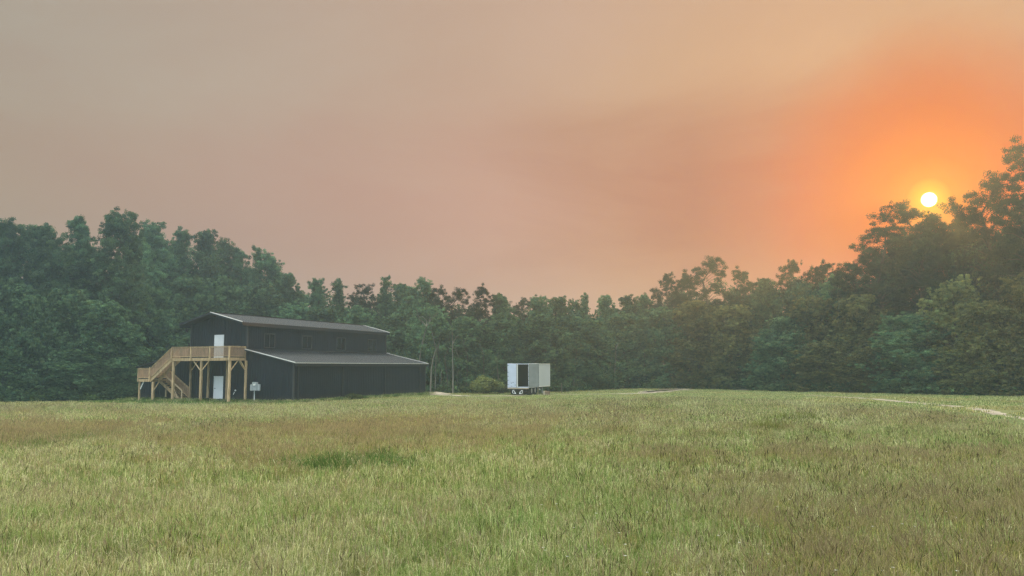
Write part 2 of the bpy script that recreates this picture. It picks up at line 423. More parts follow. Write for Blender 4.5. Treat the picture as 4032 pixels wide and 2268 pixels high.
ribroof('roof', .028, HT, TL, HL, -OF2, BL + .1)
ribroof('roof', -BW - .028, HT, -BW - TL - (LWL - LW), HL - (LWL - LW) * slL, -OF2, BL + .1)
def trimstrip(p, q, w=.1, h=.05, m=trimw, name='roof_trim'):
    mb = MB(); mb.beam(p, q, w, h); return mb.build(name, m, barn)
e = .045
for s_, a1 in ((1, OS), (-1, -BW - OS)):
    tm_ = trimw if s_ > 0 else trimd  # right rakes pale, left dark: sky glint and shade put into the colour
    trimstrip((AP, -OF + .03, HA + e), (a1, -OF + .03, HE + e), .12, .05, tm_)
    trimstrip((AP, BL + OB - .03, HA + e), (a1, BL + OB - .03, HE + e), .12, .05, tm_)
    MB().box(min(a1, a1 - s_ * .03) , max(a1, a1 - s_ * .03), -OF + .1, BL + OB - .1, HE - .30, HE - .125).build('fascia', trimd, barn)
trimstrip((AP, -OF, HA + .05), (AP, BL + OB, HA + .05), .3, .03, rooftin, 'ridge_cap')
trimstrip((.05, -OF2 + .03, HT + e), (TL, -OF2 + .03, HL + e), .12, .06)
trimstrip((.05, BL + .07, HT + e), (TL, BL + .07, HL + e), .12, .06)
trimstrip((TL + .05, -OF2, HL + .0), (TL + .05, BL + .1, HL + .0), .09, .055, trimw, 'gutter')
trimstrip((.06, -.1, HT + .06), (.06, BL + .1, HT + .06), .08, .06, framed, 'flashing')
trimstrip((.2, BL + .02, HT + .05), (.55, BL + .02, HT - .03), .16, .08, trimw, 'flashing')
MB().box(TL - .06, TL, -OF2 + .05, BL + .05, HL - .28, HL - .125).build('fascia', trimd, barn)
# corner boards, posts / downspouts of the bays
def corner(a, b, ztop, w=.14, m=framed):
    MB().box(a - w / 2, a + w / 2, b - w / 2, b + w / 2, 0, ztop).build('corner_trim', m, barn)
corner(LW, 0, ztop_lean(LW)); corner(LW, BL, ztop_lean(LW)); corner(-BW - LWL, 0, ztop_lean(LWL))
for a, b in ((0, 0), (0, BL), (-BW, 0)):
    MB().box(a - .07, a + .07, b - .07, b + .07, 4.45 if b else HT + .1, ztop_main(0) - .01).build('corner_trim', framed, barn)
for px in (1170, 1346, 1513, 1650):
    b = sb(px, LW, 1.6)
    mb = MB(); mb.box(LW + .03, LW + .13, b - .09, b + .02, .05, HL - .32); mb.box(LW + .03, LW + .16, b + .02, b + .055, .05, HL - .32, 1)
    mb.build('downspout', [trimd, framed], barn)
# windows
for b0, b1, z0, z1 in wins:
    mb = MB()
    for y0, y1, u0, u1 in ((b0 - .08, b0, z0 - .08, z1 + .08), (b1, b1 + .08, z0 - .08, z1 + .08), (b0, b1, z0 - .08, z0), (b0, b1, z1, z1 + .08)):
        mb.box(-.06, .055, y0, y1, u0, u1)
    mid = b0 + (b1 - b0) * .52
    mb.box(-.05, .03, mid - .025, mid + .025, z0, z1)
    w = tag(mb.build('window', framed, barn))
    MB().box(-.045, -.03, b0, b1, z0, z1).build('pane', glassd, w)
# doors
def mkdoor(a0, a1, z0, z1, hx):
    mb = MB(); mb.box(a0 + .035, a1 - .035, -.012, .03, z0 + .02, z1 - .035)
    for u0, u1, v0, v1 in ((.14, .42, .12, .85), (.58, .86, .12, .85), (.14, .42, 1.0, 1.85), (.58, .86, 1.0, 1.85)):
        w = a1 - a0
        mb.box(a0 + w * u0, a0 + w * u1, -.02, -.0125, z0 + v0, z0 + v1)
    d = mb.build('door', doorw, barn)
    f = MB(); f.box(a0 - .05, a0 + .03, -.045, .04, z0, z1 + .05); f.box(a1 - .03, a1 + .05, -.045, .04, z0, z1 + .05); f.box(a0 + .03, a1 - .03, -.045, .04, z1 - .03, z1 + .05)
    f.build('frame', doorw, d)
    MB().tube([(hx, -.015, z0 + .98), (hx, -.07, z0 + .98)], [.03, .03]).beam((hx - .01, -.075, z0 + .98), (hx + .13, -.075, z0 + .98), .025, .03).build('handle', trimd, d)
mkdoor(dU0, dU1, dfl, dfl + 2.06, dU0 + .1); mkdoor(dL0, dL1, .22, 2.27, dL0 + .1)
v0 = sa(927, -.05, 1.2)
MB().tube([(v0, -.02, sz(1537, v0, 0)), (v0, -.09, sz(1537, v0, 0))], [.075, .07], 12).build('vent_cap', doorw, barn)
v1 = sa(922, -.05, 1.0); zz = sz(1548, v1, 0)
MB().tube([(v1 + .04, -.05, zz + .11), (v1 - .05, -.08, zz - .12)], [.03, .03], 8).build('pipe_outlet', doorw, barn)

# ------------------------------------------------------------------ deck with stairs
deck = tag(empty('deck_staircase', bworld(-5, -1, 0), -YAW), 'tan timber deck with picket railings and switchback stairs before the upper barn door', 'deck stairs')
OX, OY = -5.0, -1.0                    # the deck's own origin inside the barn's axes
class DB(MB):
    def build(s, name, m, parent=None, **k):
        if parent is None or parent == deck: s.v = [(x - OX, y - OY, z) for x, y, z in s.v]; parent = deck
        else: s.v = [(x - OX, y - OY, z) for x, y, z in s.v]
        return MB.build(s, name, m, parent, **k)
P_, HR = 2.0, 4.99; ZD = 3.99
AR, AL = -.12, sa(678, -P_, 4.5)
LA0, LA1 = sa(592, -P_, 2.6), sa(546.5, -P_, 2.6)        # mid landing from LA1 to LA0
ZL = 2.08
# boards
mb = DB(); k = AL
while k < AR - .05: mb.box(k, min(k + .135, AR), -P_, -.05, ZD - .038, ZD); k += .143
mb.build('deck_boards', wood)
mb = DB(); mb.box(AL, AR, -P_ - .045, -P_ - .005, ZD - .27, ZD - .01); mb.box(AR + .003, AR + .045, -P_ + .0, -.05, ZD - .27, ZD - .01); mb.box(AL - .045, AL - .003, -P_, -.05, ZD - .27, ZD - .01)
mb.box(AL, AR, -.30, -.26, ZD - .26, ZD - .04)
k = AL + .4
while k < AR - .1: mb.box(k, k + .04, -P_, -.30, ZD - .24, ZD - .04); k += .4
mb.build('joists', wood)
# posts
fp = [sa(x, -P_ + .08, 2) for x in (681.5, 791, 902)]; bp = [sa(x, -.28, 2) for x in (750, 820, 893.5, 967)]
for a in fp: DB().box(a - .092, a + .092, -P_ - .0, -P_ + .184, -.1, ZD - .28).build('post', wood)
for a in bp: DB().box(a - .08, a + .08, -.36, -.20, -.1, ZD - .28).build('post', wood)
def brace(a, da, b, z=ZD - .3, dz=.85, w=.05, m=wood): DB().beam((a, b, z - dz), (a + da, b, z), w, .09).build('brace', m)
brace(fp[1] - .06, -.85, -P_ + .06, m=woodn); brace(fp[1] + .06, .85, -P_ + .06); brace(fp[2] + .05, .02, -P_ + .06)
DB().beam((fp[2], -P_ + .12, ZD - 1.25), (fp[2] + .05, -P_ + 1.0, ZD - .3), .05, .09).build('brace', wood)
DB().beam((bp[3], -.35, ZD - 1.1), (bp[3], -1.0, ZD - .3), .05, .09).build('brace', wood)
DB().beam((bp[3] - .06, -.28, ZD - 1.15), (bp[3] - .85, -.28, ZD - .3), .05, .09).build('brace', wood)
DB().beam((bp[0] + .06, -.28, ZD - 1.15), (bp[0] + .8, -.28, ZD - .3), .05, .09).build('brace', wood)
# railings: level panels and sloping panels, close-set pickets
def railing(p, q, h, lift=.09, pk=.108, w=.045, posts=()):
    """p, q at floor level (barn axes)"""
    p, q = Vector(p), Vector(q); Lh = ((q - p).x ** 2 + (q - p).y ** 2) ** .5; n = max(2, int(Lh / pk)); up_ = Vector((0, 0, 1))
    mb = DB(); hd = Vector((q.x - p.x, q.y - p.y, 0)).normalized()
    for i in range(n + 1):
        c = p.lerp(q, i / n); sx, sy = (w / 2 if abs(hd.x) > .5 else .018), (.018 if abs(hd.x) > .5 else w / 2)
        mb.box(c.x - sx, c.x + sx, c.y - sy, c.y + sy, c.z + lift, c.z + h - .03)
    mb.build('pickets', woodp)
    for nm_, zz_, w_, t_ in (('handrail', h, .13, .04), ('upper_rail', h - .075, .095, .04), ('lower_rail', lift + .03, .085, .045)):
        r = DB(); r.beam(p + up_ * zz_, q + up_ * zz_, w_, t_); r.build(nm_, wood)
h = HR - ZD
for p, q in zip(fpx := [AL + .03, sa(753, -P_, 4.5), sa(828, -P_, 4.5), AR - .03], fpx[1:]): railing((p, -P_ - .02, ZD), (q, -P_ - .02, ZD), h)
railing((AR, -P_ + .05, ZD), (AR, -.1, ZD), h); railing((AL, -.95, ZD), (AL, -.1, ZD), h)
for a in fpx: DB().box(a - .055, a + .055, -P_ - .105, -P_ - .07, ZD - .26, HR + .0).box(a - .05, a + .05, -P_ - .068, -P_ + .035, ZD + .002, HR - .03).build('railing_post', wood)
DB().box(AR - .02, AR + .08, -.16, -.06, ZD - .26, HR - .03).build('railing_post', wood)
# upper flight: from the deck's left end down to the landing
def flight(a0, z0, a1, z1, b0, b1, steps):
    mb = DB(); L_ = a1 - a0
    for i in range(1, steps):
        t = i / steps; a = a0 + L_ * t; z = z0 + (z1 - z0) * t
        mb.box(min(a, a + L_ / steps) - .02, max(a, a + L_ / steps), b0 + .05, b1 - .05, z - .04, z)
    mb.build('tread', wood)
    st = DB()
    for b in (b0 + .022, b1 - .022): st.beam((a0, b, z0 - .16), (a1, b, z1 - .16), .042, .28)
    st.build('stringer', wood)
flight(AL, ZD, LA0, ZL, -P_ - .02, -1.03, 11)
railing((AL - .02, -P_ - .03, ZD - .05), (LA0 + .04, -P_ - .03, ZL - .02), h, pk=.1); railing((AL - .02, -1.04, ZD - .05), (LA0 + .04, -1.04, ZL), h, pk=.1)
flight(LA0, ZL, LA0 + 3.15, 0, -.97, 0 - .08, 12)
railing((LA0 + .06, -.12, ZL - .03), (LA0 + 3.1, -.12, .12), h, pk=.1)
GA = LA0 + 3.0
r = DB(); r.beam((LA0 + .75, -.99, ZL + .36), (GA - .05, -.99, 1.02), .05, .075); r.build('handrail', woodn)
r = DB(); r.beam((GA - .05, -.99, 1.05), (GA - .05, -.99, -.05), .08, .08); r.build('railing_post', woodn)
DB().beam((LA0 + 1.6, -1.0, 1.75), (GA - .35, -1.0, .05), .03, .05).build('brace', woodn)
DB().box(LA0 + 3.05, LA0 + 3.14, -.17, -.08, -.05, 1.12).build('railing_post', wood)
# landing
mb = DB(); k = LA1
while k < LA0 - .02: mb.box(k, min(k + .135, LA0), -P_, -.05, ZL - .038, ZL); k += .143
mb.build('landing_boards', wood)
mb = DB(); mb.box(LA1, LA0, -P_ - .045, -P_ - .005, ZL - .25, ZL - .01); mb.box(LA1 - .045, LA1 - .003, -P_, -.05, ZL - .25, ZL - .01); mb.box(LA0 + .003, LA0 + .04, -P_ + .02, -.05, ZL - .25, ZL - .05); mb.build('landing_joists', wood)
railing((LA1 + .03, -P_ - .02, ZL), (LA0 - .1, -P_ - .02, ZL), h); railing((LA1 - .02, -P_ + .05, ZL), (LA1 - .02, -.1, ZL), h); railing((LA1 + .03, -.08, ZL), (LA0, -.08, ZL), h)
for a in (LA1 + .0, LA0 - .03): DB().box(a - .05, a + .05, -P_ - .105, -P_ - .05, ZL - .25, ZL + h + (.09 if a > LA1 + .5 else -.0)).build('railing_post', wood)
lp = [sa(549, -P_ + .08, 1), sa(602, -P_ + .08, 1)]
DB().box(lp[0] - .06, lp[0] + .06, -P_, -P_ + .13, -.1, ZL - .26).build('post', wood)
DB().box(lp[1] - .10, lp[1] + .07, -P_, -P_ + .15, -.1, ZL - .26).build('post', wood)
DB().box(lp[0] - .06, lp[0] + .06, -.3, -.17, -.1, ZL - .26).build('post', wood)
pb = sa(654, -.5, 1)
DB().box(pb - .06, pb + .06, -.56, -.44, -.1, ZL - 1.0).build('post', wood)
DB().beam((lp[1] + .05, -P_ + .1, ZL - 1.1), (lp[1] + .7, -P_ + .1, ZL - .28), .05, .09).build('brace', wood)
DB().beam((lp[0] + .07, -P_ + .1, ZL - .95), (lp[0] + .45, -P_ + .1, ZL - .28), .05, .08).build('brace', doorw)
# stoop
st_a = (dL0 + dL1) / 2
stoop = MB(); stoop.box(-1.0, 1.25, -1.15, 0, -.05, .14)
tag(stoop.build('door_step', concrete, bevel=.015), 'low concrete step before the white ground-floor door of the barn', 'step')
sto = bpy.data.objects['door_step']; sto.location = bworld(st_a + .25, -.04, 0); sto.rotation_euler = (0, 0, -YAW)

# ------------------------------------------------------------------ meter pedestal
ma = sa(1004.5, -.7, 1.4)
ped = tag(empty('meter_pedestal', bworld(ma, -.7, 0), -YAW), 'grey electric meter pedestal with three boxes beside the right deck post', 'meter pedestal')
z0, z1 = sz(1538, ma, -.7), sz(1505, ma, -.7)
q = MB(); q.box(-.22, .24, -.1, .12, z0, z1); b_ = q.build('meter_box', greymetal, ped, bevel=.015)
MB().box(-.235, .255, -.125, -.101, z0 + .42, z1 + .012).build('lid', greymetal, b_)
MB().tube([(.02, -.13, z0 + .5), (.02, -.20, z0 + .5)], [.085, .075], 14).build('meter_dial', trimw, b_)
for x0, x1 in ((-.52, -.27), (.29, .55)):
    MB().box(x0, x1, -.07, .1, z0 - .01, z0 + .55).build('breaker_box', greymetal, ped, bevel=.03)
MB().box(-.28, .30, -.02, .03, z0 + .1, z0 + .16).build('bracket', greymetal, ped)
MB().tube([(-.08, .02, -.1), (-.08, .02, z0)], [.04, .04], 10).build('pole', doorw, ped, True)

# ------------------------------------------------------------------ trailer
PH = math.radians(22)
tr = tag(empty('box_trailer', (.60, 85.45, 0), -PH), 'white box trailer with one rear door swung open standing on the field', 'trailer')
w2, TLn, zb, zt = 1.22, 7.0, .82, 3.40
mb = MB(); mb.box(w2 - .04, w2, .06, TLn, zb, zt - .05); mb.box(-w2, -w2 + .04, .06, TLn, zb, zt - .05); mb.box(-w2 + .04, w2 - .04, TLn - .04, TLn, zb, zt - .05)
mb.build('body', trside, tr)
MB().box(-w2 + .003, w2 - .003, .06, TLn - .003, zt - .048, zt).build('roof', trwhite, tr)
MB().box(-w2 + .041, w2 - .041, .06, TLn - .05, zb, zb + .08).build('floor', trdark, tr)
MB().box(-w2 + .041, -w2 + .06, .1, TLn - .05, zb + .081, zt - .06).box(w2 - .06, w2 - .041, .1, TLn - .05, zb + .081, zt - .06).box(-w2 + .061, w2 - .061, TLn - .07, TLn - .05, zb + .081, zt - .06).build('lining', trdark, tr)
mb = MB(); mb.box(w2 - .002, w2 + .025, .06, TLn + .01, zt - .075, zt + .03); mb.box(-w2 - .025, -w2 + .002, .06, TLn + .01, zt - .075, zt + .03); mb.box(w2, w2 + .02, .07, TLn + .01, zb - .03, zb + .1)
mb.box(w2 - .06, w2 + .028, TLn + .002, TLn + .03, zb, zt + .02)
mb.build('edge_rail', trimw, tr)
mb = MB(); mb.box(-w2 - .01, -w2 + .06, 0, .059, zb - .02, zt); mb.box(w2 - .03, w2 + .01, 0, .059, zb - .02, zt); mb.box(-w2 + .06, w2 - .06, 0, .059, zt - .07, zt); mb.box(-w2 + .06, w2 - .06, 0, .059, zb - .02, zb + .08)
mb.build('rear_frame', trwhite, tr)
MB().box(-w2 - .01, w2 + .01, -.01, .05, zb - .16, zb - .022).build('sill_beam', weathered, tr)
# left leaf closed, with lettering, lock rod and hinges
d1 = MB(); d1.box(-w2 + .035, -.13, -.035, -.004, zb + .03, zt - .03); d1 = d1.build('door', trwhite, tr)
MB().box(-.129, -.005, -.05, -.004, zb + .03, zt - .03).build('edge_strip', trimw, d1)
MB().tube([(-.155, -.055, zb), (-.155, -.055, zt - .02)], [.018, .018], 8).build('lock_rod', chass, d1)
for t in (.93, .64, .47, .30, .12):
    MB().box(-w2 - .02, -w2 + .16, -.055, -.036, zb + (zt - zb) * t - .018, zb + (zt - zb) * t + .018).build('hinge', chass, d1)
lt = MB()
for x0, x1, y0, y1 in ((.30, .36, .20, .215), (.30, .36, .155, .17), (.345, .37, .165, .205), (.30, .335, .225, .235), (.44, .60, .225, .232), (.46, .48, .18, .224), (.54, .555, .18, .224), (.59, .61, .195, .224), (.27, .42, .055, .065), (.39, .43, .03, .055), (.72, .75, .07, .13)):
    if x0 in (.44, .27, .72): lt.build('lettering', decal, d1); lt = MB()
    lt.box(-w2 + .05 + x0 * 1.15, -w2 + .05 + x1 * 1.15, -.0385, -.0355, zb + (zt - zb) * y0, zb + (zt - zb) * y1)
lt.build('lettering', decal, d1)
d2 = MB(); d2.box(w2 + .03, w2 + 1.17, -.03, .0, zb + .03, zt - .03); d2 = d2.build('door', trgrey, tr); d2['label'] = 'grey lined door swung open flat to the right'
MB().box(w2 + .028, w2 + 1.175, -.033, .004, zt - .029, zt + .01).build('edge_strip', trimw, d2)
MB().box(w2 + 1.171, w2 + 1.20, -.033, .004, zb + .03, zt - .03).build('edge_strip', framed, d2)
MB().tube([(w2 + .62, -.05, zb + .1), (w2 + .62, -.05, zt - .1)], [.014, .014], 6).build('lock_rod', trgrey, d2)
for t in (.9, .64, .47, .30, .1):
    MB().box(w2 - .06, w2 + .09, -.05, -.034, zb + (zt - zb) * t - .02, zb + (zt - zb) * t + .02).build('hinge', chass, d2)
# running gear
mb = MB()
for x in (-.45, .45): mb.box(x - .06, x + .06, .05, TLn - .2, zb - .30, zb - .03)
for y in (.4, 1.4, 2.4, 3.6, 4.8, 6.0): mb.box(-1.1, 1.1, y, y + .1, zb - .12, zb - .025)
mb.build('chassis', chass, tr)
MB().beam((-1.0, .06, .42), (1.0, .06, .42), .1, .1).beam((-.6, .06, .42), (-.6, .06, zb - .16), .09, .09).beam((.6, .06, .42), (.6, .06, zb - .16), .09, .09).build('bumper', chass, tr)
for ax in (1.15, 2.25):
    MB().tube([(-1.1, ax, .47), (1.1, ax, .47)], [.07, .07], 8).build('axle', chass, tr)
    for sgn in (-1, 1):
        o = empty('wheel', (sgn * .93, ax, .47)); o.parent = tr
        rngs = []
        t_ = MB()
        prof = [(.28, -.24), (.44, -.26), (.47, -.2), (.47, -.02), (.43, 0), (.47, .02), (.47, .2), (.44, .26), (.28, .24)]
        n = 24
        for k in range(n):
            for (r0, x0), (r1, x1) in zip(prof[:-1], prof[1:]):
                a0, a1 = 2 * math.pi * k / n, 2 * math.pi * (k + 1) / n
                t_.quad([(x0, r0 * math.cos(a0), r0 * math.sin(a0)), (x0, r0 * math.cos(a1), r0 * math.sin(a1)), (x1, r1 * math.cos(a1), r1 * math.sin(a1)), (x1, r1 * math.cos(a0), r1 * math.sin(a0))])
        t_.build('tyre', rubber, o)
        MB().tube([(-.2, 0, 0), (.2, 0, 0)], [.28, .28], 20).tube([(sgn * .2, 0, 0), (sgn * .27, 0, 0)], [.1, .08], 12).build('rim', rimm, o)
for sgn in (-1, 1):
    MB().box(sgn * .62 - .26, sgn * .62 + .26, .52, .535, .12, zb - .31).build('mud_flap', rubber, tr)
# white tube loops either side of the tail
for sgn, xc in ((-1, -.42), (1, .30)):
    pts = [(xc + sgn * (-.16), .0, .16), (xc + sgn * .02, .0, .40), (xc + sgn * .10, .0, .52), (xc + sgn * .19, .0, .53), (xc + sgn * .22, .0, .40), (xc + sgn * .21, .0, .22), (xc + sgn * .10, .0, .17), (xc + sgn * (-.16), .0, .16)]
    MB().tube(pts, [.036] * len(pts), 8).build('white_loop', doorw, tr, True)
for x in (-.7, .75):
    MB().box(x - .06, x + .06, 5.6, 5.72, .04, zb - .12).box(x - .14, x + .14, 5.54, 5.78, .0, .04).build('landing_leg', trside, tr)
MB().box(1.12, 1.18, 3.1, 3.16, .02, zb - .03).build('stake', woodn, tr)
MB().tube([(1.1, 3.6, .55), (1.24, 3.6, .55)], [.09, .09], 10).build('side_lamp', trimw, tr)
# pale block on the grass at its right
bk = MB(); bk.box(-.12, .12, -.3, .3, -.02, .44); bk.box(.121, .52, -.28, .28, -.02, .42, 1)
bl = tag(bk.build('storage_crate', [weathered, weatherd2], bevel=.02), 'pale weathered crate with a brown side on the grass right of the trailer', 'crate')
gp = g(2145, 1556); bl.location = (gp.x, gp.y + .2, 0); bl.rotation_euler = (0, 0, -.35)
# slim pale post farther right
pp = at(2211, 1541, 93); po = MB(); po.tube([(0, 0, -.1), (.02, 0, .7), (0, .01, 1.15)], [.055, .05, .05], 8)
po = tag(po.build('fence_post', barkp), 'slim pale post standing alone at the wood edge right of the trailer', 'post'); po.location = (pp.x, 93, 0)

# sand heap by the barn's right rear corner
rng = np.random.default_rng(5)
n = 26; aa = np.linspace(-1, 1, n); AX, AY = np.meshgrid(aa * 3.4, aa * 1.3)
hz = np.clip(1 - (AX / 3.4) ** 2 - (AY / 1.3) ** 2, 0, 1) * (.42 + .5 * vnoise(AX, AY, .6, 3)) * (.6 + .4 * vnoise(AX, AY, 1.5, 8)) - .02
ii = np.arange(n * n).reshape(n, n); Qs = np.stack([ii[:-1, :-1], ii[:-1, 1:], ii[1:, 1:], ii[1:, :-1]], -1).reshape(-1, 4)
sme = np_mesh('sand_heap', np.stack([AX, AY, hz], -1).reshape(-1, 3), Qs, None, sand)
sh = tag(link(bpy.data.objects.new('sand_heap', sme)), 'low heap of pale pinkish sand beside the right rear corner of the barn', 'sand heap')
p = g(1705, 1554); sh.location = (p.x - .3, p.y + 2.0, 0); sh.scale = (.7, .7, .38)

# ------------------------------------------------------------------ trees
def leaf_quads(rng, cen, rad, n, size, tc_, col, spread=.25, aspect=.55, outw=.8):
    """n small pointed leaf sprays in ellipsoids: cen (k,3), rad (k,3), counts n (k,)"""
    rep = np.repeat(np.arange(len(cen)), n); N_ = len(rep)
    d = rng.normal(size=(N_, 3)); d /= np.linalg.norm(d, axis=1)[:, None]
    r = rng.random(N_) ** .42
    pos = cen[rep] + d * r[:, None] * rad[rep]
    nr = d * outw + rng.normal(size=(N_, 3)) * .55 + np.array([0, 0, .45]); nr /= np.linalg.norm(nr, axis=1)[:, None]
    tx = np.cross(nr, rng.normal(size=(N_, 3))); tx /= np.linalg.norm(tx, axis=1)[:, None]; ty = np.cross(nr, tx)
    s = size * rng.uniform(.6, 1.35, N_)[:, None]
    V = np.stack([pos - tx * s, pos + ty * s * aspect + nr * s * .12, pos + tx * s * .95 - nr * s * .15, pos - ty * s * aspect + nr * s * .12], 1).reshape(-1, 3)
    Fq = np.arange(N_ * 4).reshape(-1, 4)
    lt = (1 + spread * rng.normal(size=len(cen)) * 1.0)[rep] * (1 + spread * rng.normal(size=N_) * .5)
    lt = np.clip(lt, .45, 1.7)
    hue = rng.normal(size=len(cen))[rep] * .06
    T = np.array(col)[None] * lt[:, None] * np.c_[1 + hue, np.ones(N_), 1 - hue]
    return V, Fq, np.repeat(T, 4, 0)

def tufts_of(rng, cen, rad, per):
    """break each lobe into many small drooping twig tufts so that no lobe reads as a ball"""
    n = np.maximum(3, per * (rad[:, 0] / 1.1) ** 1.7).astype(int); rep = np.repeat(np.arange(len(cen)), n); k = len(rep)
    d = rng.normal(size=(k, 3)); d /= np.linalg.norm(d, axis=1)[:, None]; d[:, 2] = d[:, 2] * .9 + .12
    p = cen[rep] + d * (rng.random(k) ** .6)[:, None] * rad[rep] * rng.uniform(.75, 1.28, k)[:, None]
    t = rng.uniform(.20, .46, k)
    return p, np.c_[t * rng.uniform(.8, 1.5, k), t * rng.uniform(.8, 1.5, k), t * rng.uniform(.45, 1.0, k)], rep

def make_tree(kind, seed):
    """returns trunk mesh, crown mesh, native height, native half-width"""
    rng = np.random.default_rng(seed); rnd = random.Random(seed)
    H = 18.0; tb = MB(); cen, rad = [], []
    bend = [Vector((rng.normal() * .25 * i, rng.normal() * .25 * i, H * t)) for i, t in enumerate((0, .3, .6, .82))] + [Vector((rng.normal() * .5, rng.normal() * .5, H * .95))]
    bend[0] = Vector((0, 0, -.2))
    tb.tube(bend, [.34, .26, .19, .11, .03], 8)
    def trunk_at(z):
        for a, b in zip(bend[:-1], bend[1:]):
            if a.z <= z <= b.z: return a.lerp(b, (z - a.z) / (b.z - a.z))
        return bend[-1]
    spec = dict(
        oak=dict(t0=.06, env=lambda t: 4.5 * min(1, .6 + t) * max(0, 1 - t ** 3.2) ** .5, k=84, r=(1.0, 1.75), fl=.8, leaf=.21, dens=200, col=(.088, .160, .076)),
        gum=dict(t0=.08, env=lambda t: 3.6 * min(1, .6 + t) * max(0, 1 - t ** 2.2) ** .6, k=84, r=(.75, 1.35), fl=1.0, leaf=.20, dens=190, col=(.074, .145, .072)),
        spire=dict(t0=.08, env=lambda t: 2.4 * max(0, 1 - t ** 1.5) ** .8, k=64, r=(.55, 1.0), fl=1.1, leaf=.18, dens=160, col=(.074, .130, .064)),
        pine=dict(t0=.36, env=lambda t: 3.9 * max(0, 1 - ((t - .42) / .60) ** 2) ** .55, k=72, r=(.55, 1.15), fl=.68, leaf=.17, dens=200, col=(.030, .044, .021)),
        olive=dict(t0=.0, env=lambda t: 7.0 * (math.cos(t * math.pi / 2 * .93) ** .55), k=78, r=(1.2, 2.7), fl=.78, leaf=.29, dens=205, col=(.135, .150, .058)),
        bush=dict(t0=.0, env=lambda t: 7.5 * (math.cos(t * math.pi / 2 * .93) ** .6), k=84, r=(1.3, 2.9), fl=.72, leaf=.27, dens=215, col=(.096, .170, .084)))[kind]
    for i in range(spec['k']):
        t = (i + rnd.random()) / spec['k']; t = t ** .9
        z = H * (spec['t0'] + (1 - spec['t0']) * t) * .975; R = spec['env'](t)
        a = rnd.random() * 6.283; q = R * (rnd.random() ** .5) * (1 + .16 * rnd.gauss(0, 1))
        q = max(0, q)
        c = trunk_at(z) + Vector((math.cos(a) * q, math.sin(a) * q, rnd.uniform(-.4, .3)))
        rr = rnd.uniform(*spec['r']) * (1.0 - .30 * t)
        c.z = min(c.z, H - rr * spec['fl'])
        cen.append(c); rad.append((rr * rnd.uniform(.85, 1.25), rr * rnd.uniform(.85, 1.25), rr * spec['fl']))
        zb_ = max(.8, c.z - q * (.55 if kind != 'pine' else .15) - .5); b = trunk_at(min(zb_, H * .93))
        mid = b.lerp(c, .5) + Vector((0, 0, .15 * q))
        tb.tube([b, mid, c], [.085 * (1.15 - t), .05 * (1.15 - t), .015], 5, False)
        if kind in ('pine', 'gum', 'spire') or rnd.random() < .5:     # small outlying tufts break the outline
            for _ in range(2):
                o = c + Vector((rnd.gauss(0, 1), rnd.gauss(0, 1), abs(rnd.gauss(0, .7)))) * rr * .85; r3 = rr * rnd.uniform(.28, .5)
                o.z = min(o.z, H - r3); cen.append(o); rad.append((r3, r3, r3))
    cen = np.array([tuple(c) for c in cen]); rad = np.array(rad)
    fk = int(spec['k'] * (.40 if kind == 'pine' else 1.1)); ft = rng.random(fk); fz = H * (spec['t0'] + (.95 - spec['t0']) * ft)
    fr_ = np.array([spec['env'](q) for q in ft]) * np.sqrt(rng.random(fk)) * .95; fa = rng.random(fk) * 6.283
    fx = np.array([tuple(trunk_at(min(z, H * .94)))[:2] for z in fz])
    cen = np.r_[cen, np.c_[fx[:, 0] + np.cos(fa) * fr_, fx[:, 1] + np.sin(fa) * fr_, fz]]; fq = rng.uniform(.6, 1.3, fk) * np.mean(spec['r']) * .8
    rad = np.r_[rad, np.c_[fq * 1.3, fq * 1.3, fq * .9]]
    pc, pr, rep = tufts_of(rng, cen, rad, spec['dens'] / 20)
    n = np.maximum(14, (62 * (pr[:, 0] / .36) ** 1.3)).astype(int)
    V, Fq, T = leaf_quads(rng, pc, pr, n, spec['leaf'] * .42, None, spec['col'], .26, .40 if kind == 'pine' else .55)
    T *= np.repeat((1 + .16 * rng.normal(size=len(cen)))[rep].clip(.6, 1.5).repeat(n), 4)[:, None]
    cm = np_mesh('crown', V, Fq, T, leaf)
    tm = bpy.data.meshes.new('trunk'); tm.from_pydata(tb.v, [], tb.f); tm.update(); tm.materials.append(bark)
    tm.polygons.foreach_set('use_smooth', [True] * len(tb.f))
    hw = float(np.percentile(np.hypot(V[:, 0], V[:, 1]), 95))
    return tm, cm, H, hw
NAMES = dict(oak='broadleaf_tree', gum='broadleaf_tree', spire='slender_tree', pine='pine_tree', bush='edge_tree', olive='edge_tree')
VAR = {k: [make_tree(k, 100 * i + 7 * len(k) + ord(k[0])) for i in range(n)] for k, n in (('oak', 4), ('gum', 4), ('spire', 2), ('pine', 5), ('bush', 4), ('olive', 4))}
cnt = {}
trng = random.Random(11)
def place_tree(kind, xd, ytop, hwpx, Y, label, group=None, cat='tree'):
    """xd, ytop, hwpx in the 2576-wide view of the photograph"""
    px, py = xd * 1.56522, ytop * 1.56522
    top = at(px, py, Y); hw = hwpx * 1.56522 / F * Y
    i = cnt.get(kind, 0); cnt[kind] = i + 1
    tm, cm, H, nhw = VAR[kind][i % len(VAR[kind])]
    root = empty(NAMES[kind], (top.x, Y, 0), trng.uniform(0, 6.28))
    sz_ = top.z / H; sx = hw / nhw
    if kind not in ('bush', 'olive'): sx = min(max(1.42 * sx, .66 * sz_), 1.35 * sz_)
    root.scale = (sx, sx, sz_)
    tag(root, label, cat, group)
    for nm, me in (('trunk', tm), ('crown', cm)): link(bpy.data.objects.new(nm, me), root)
    return root
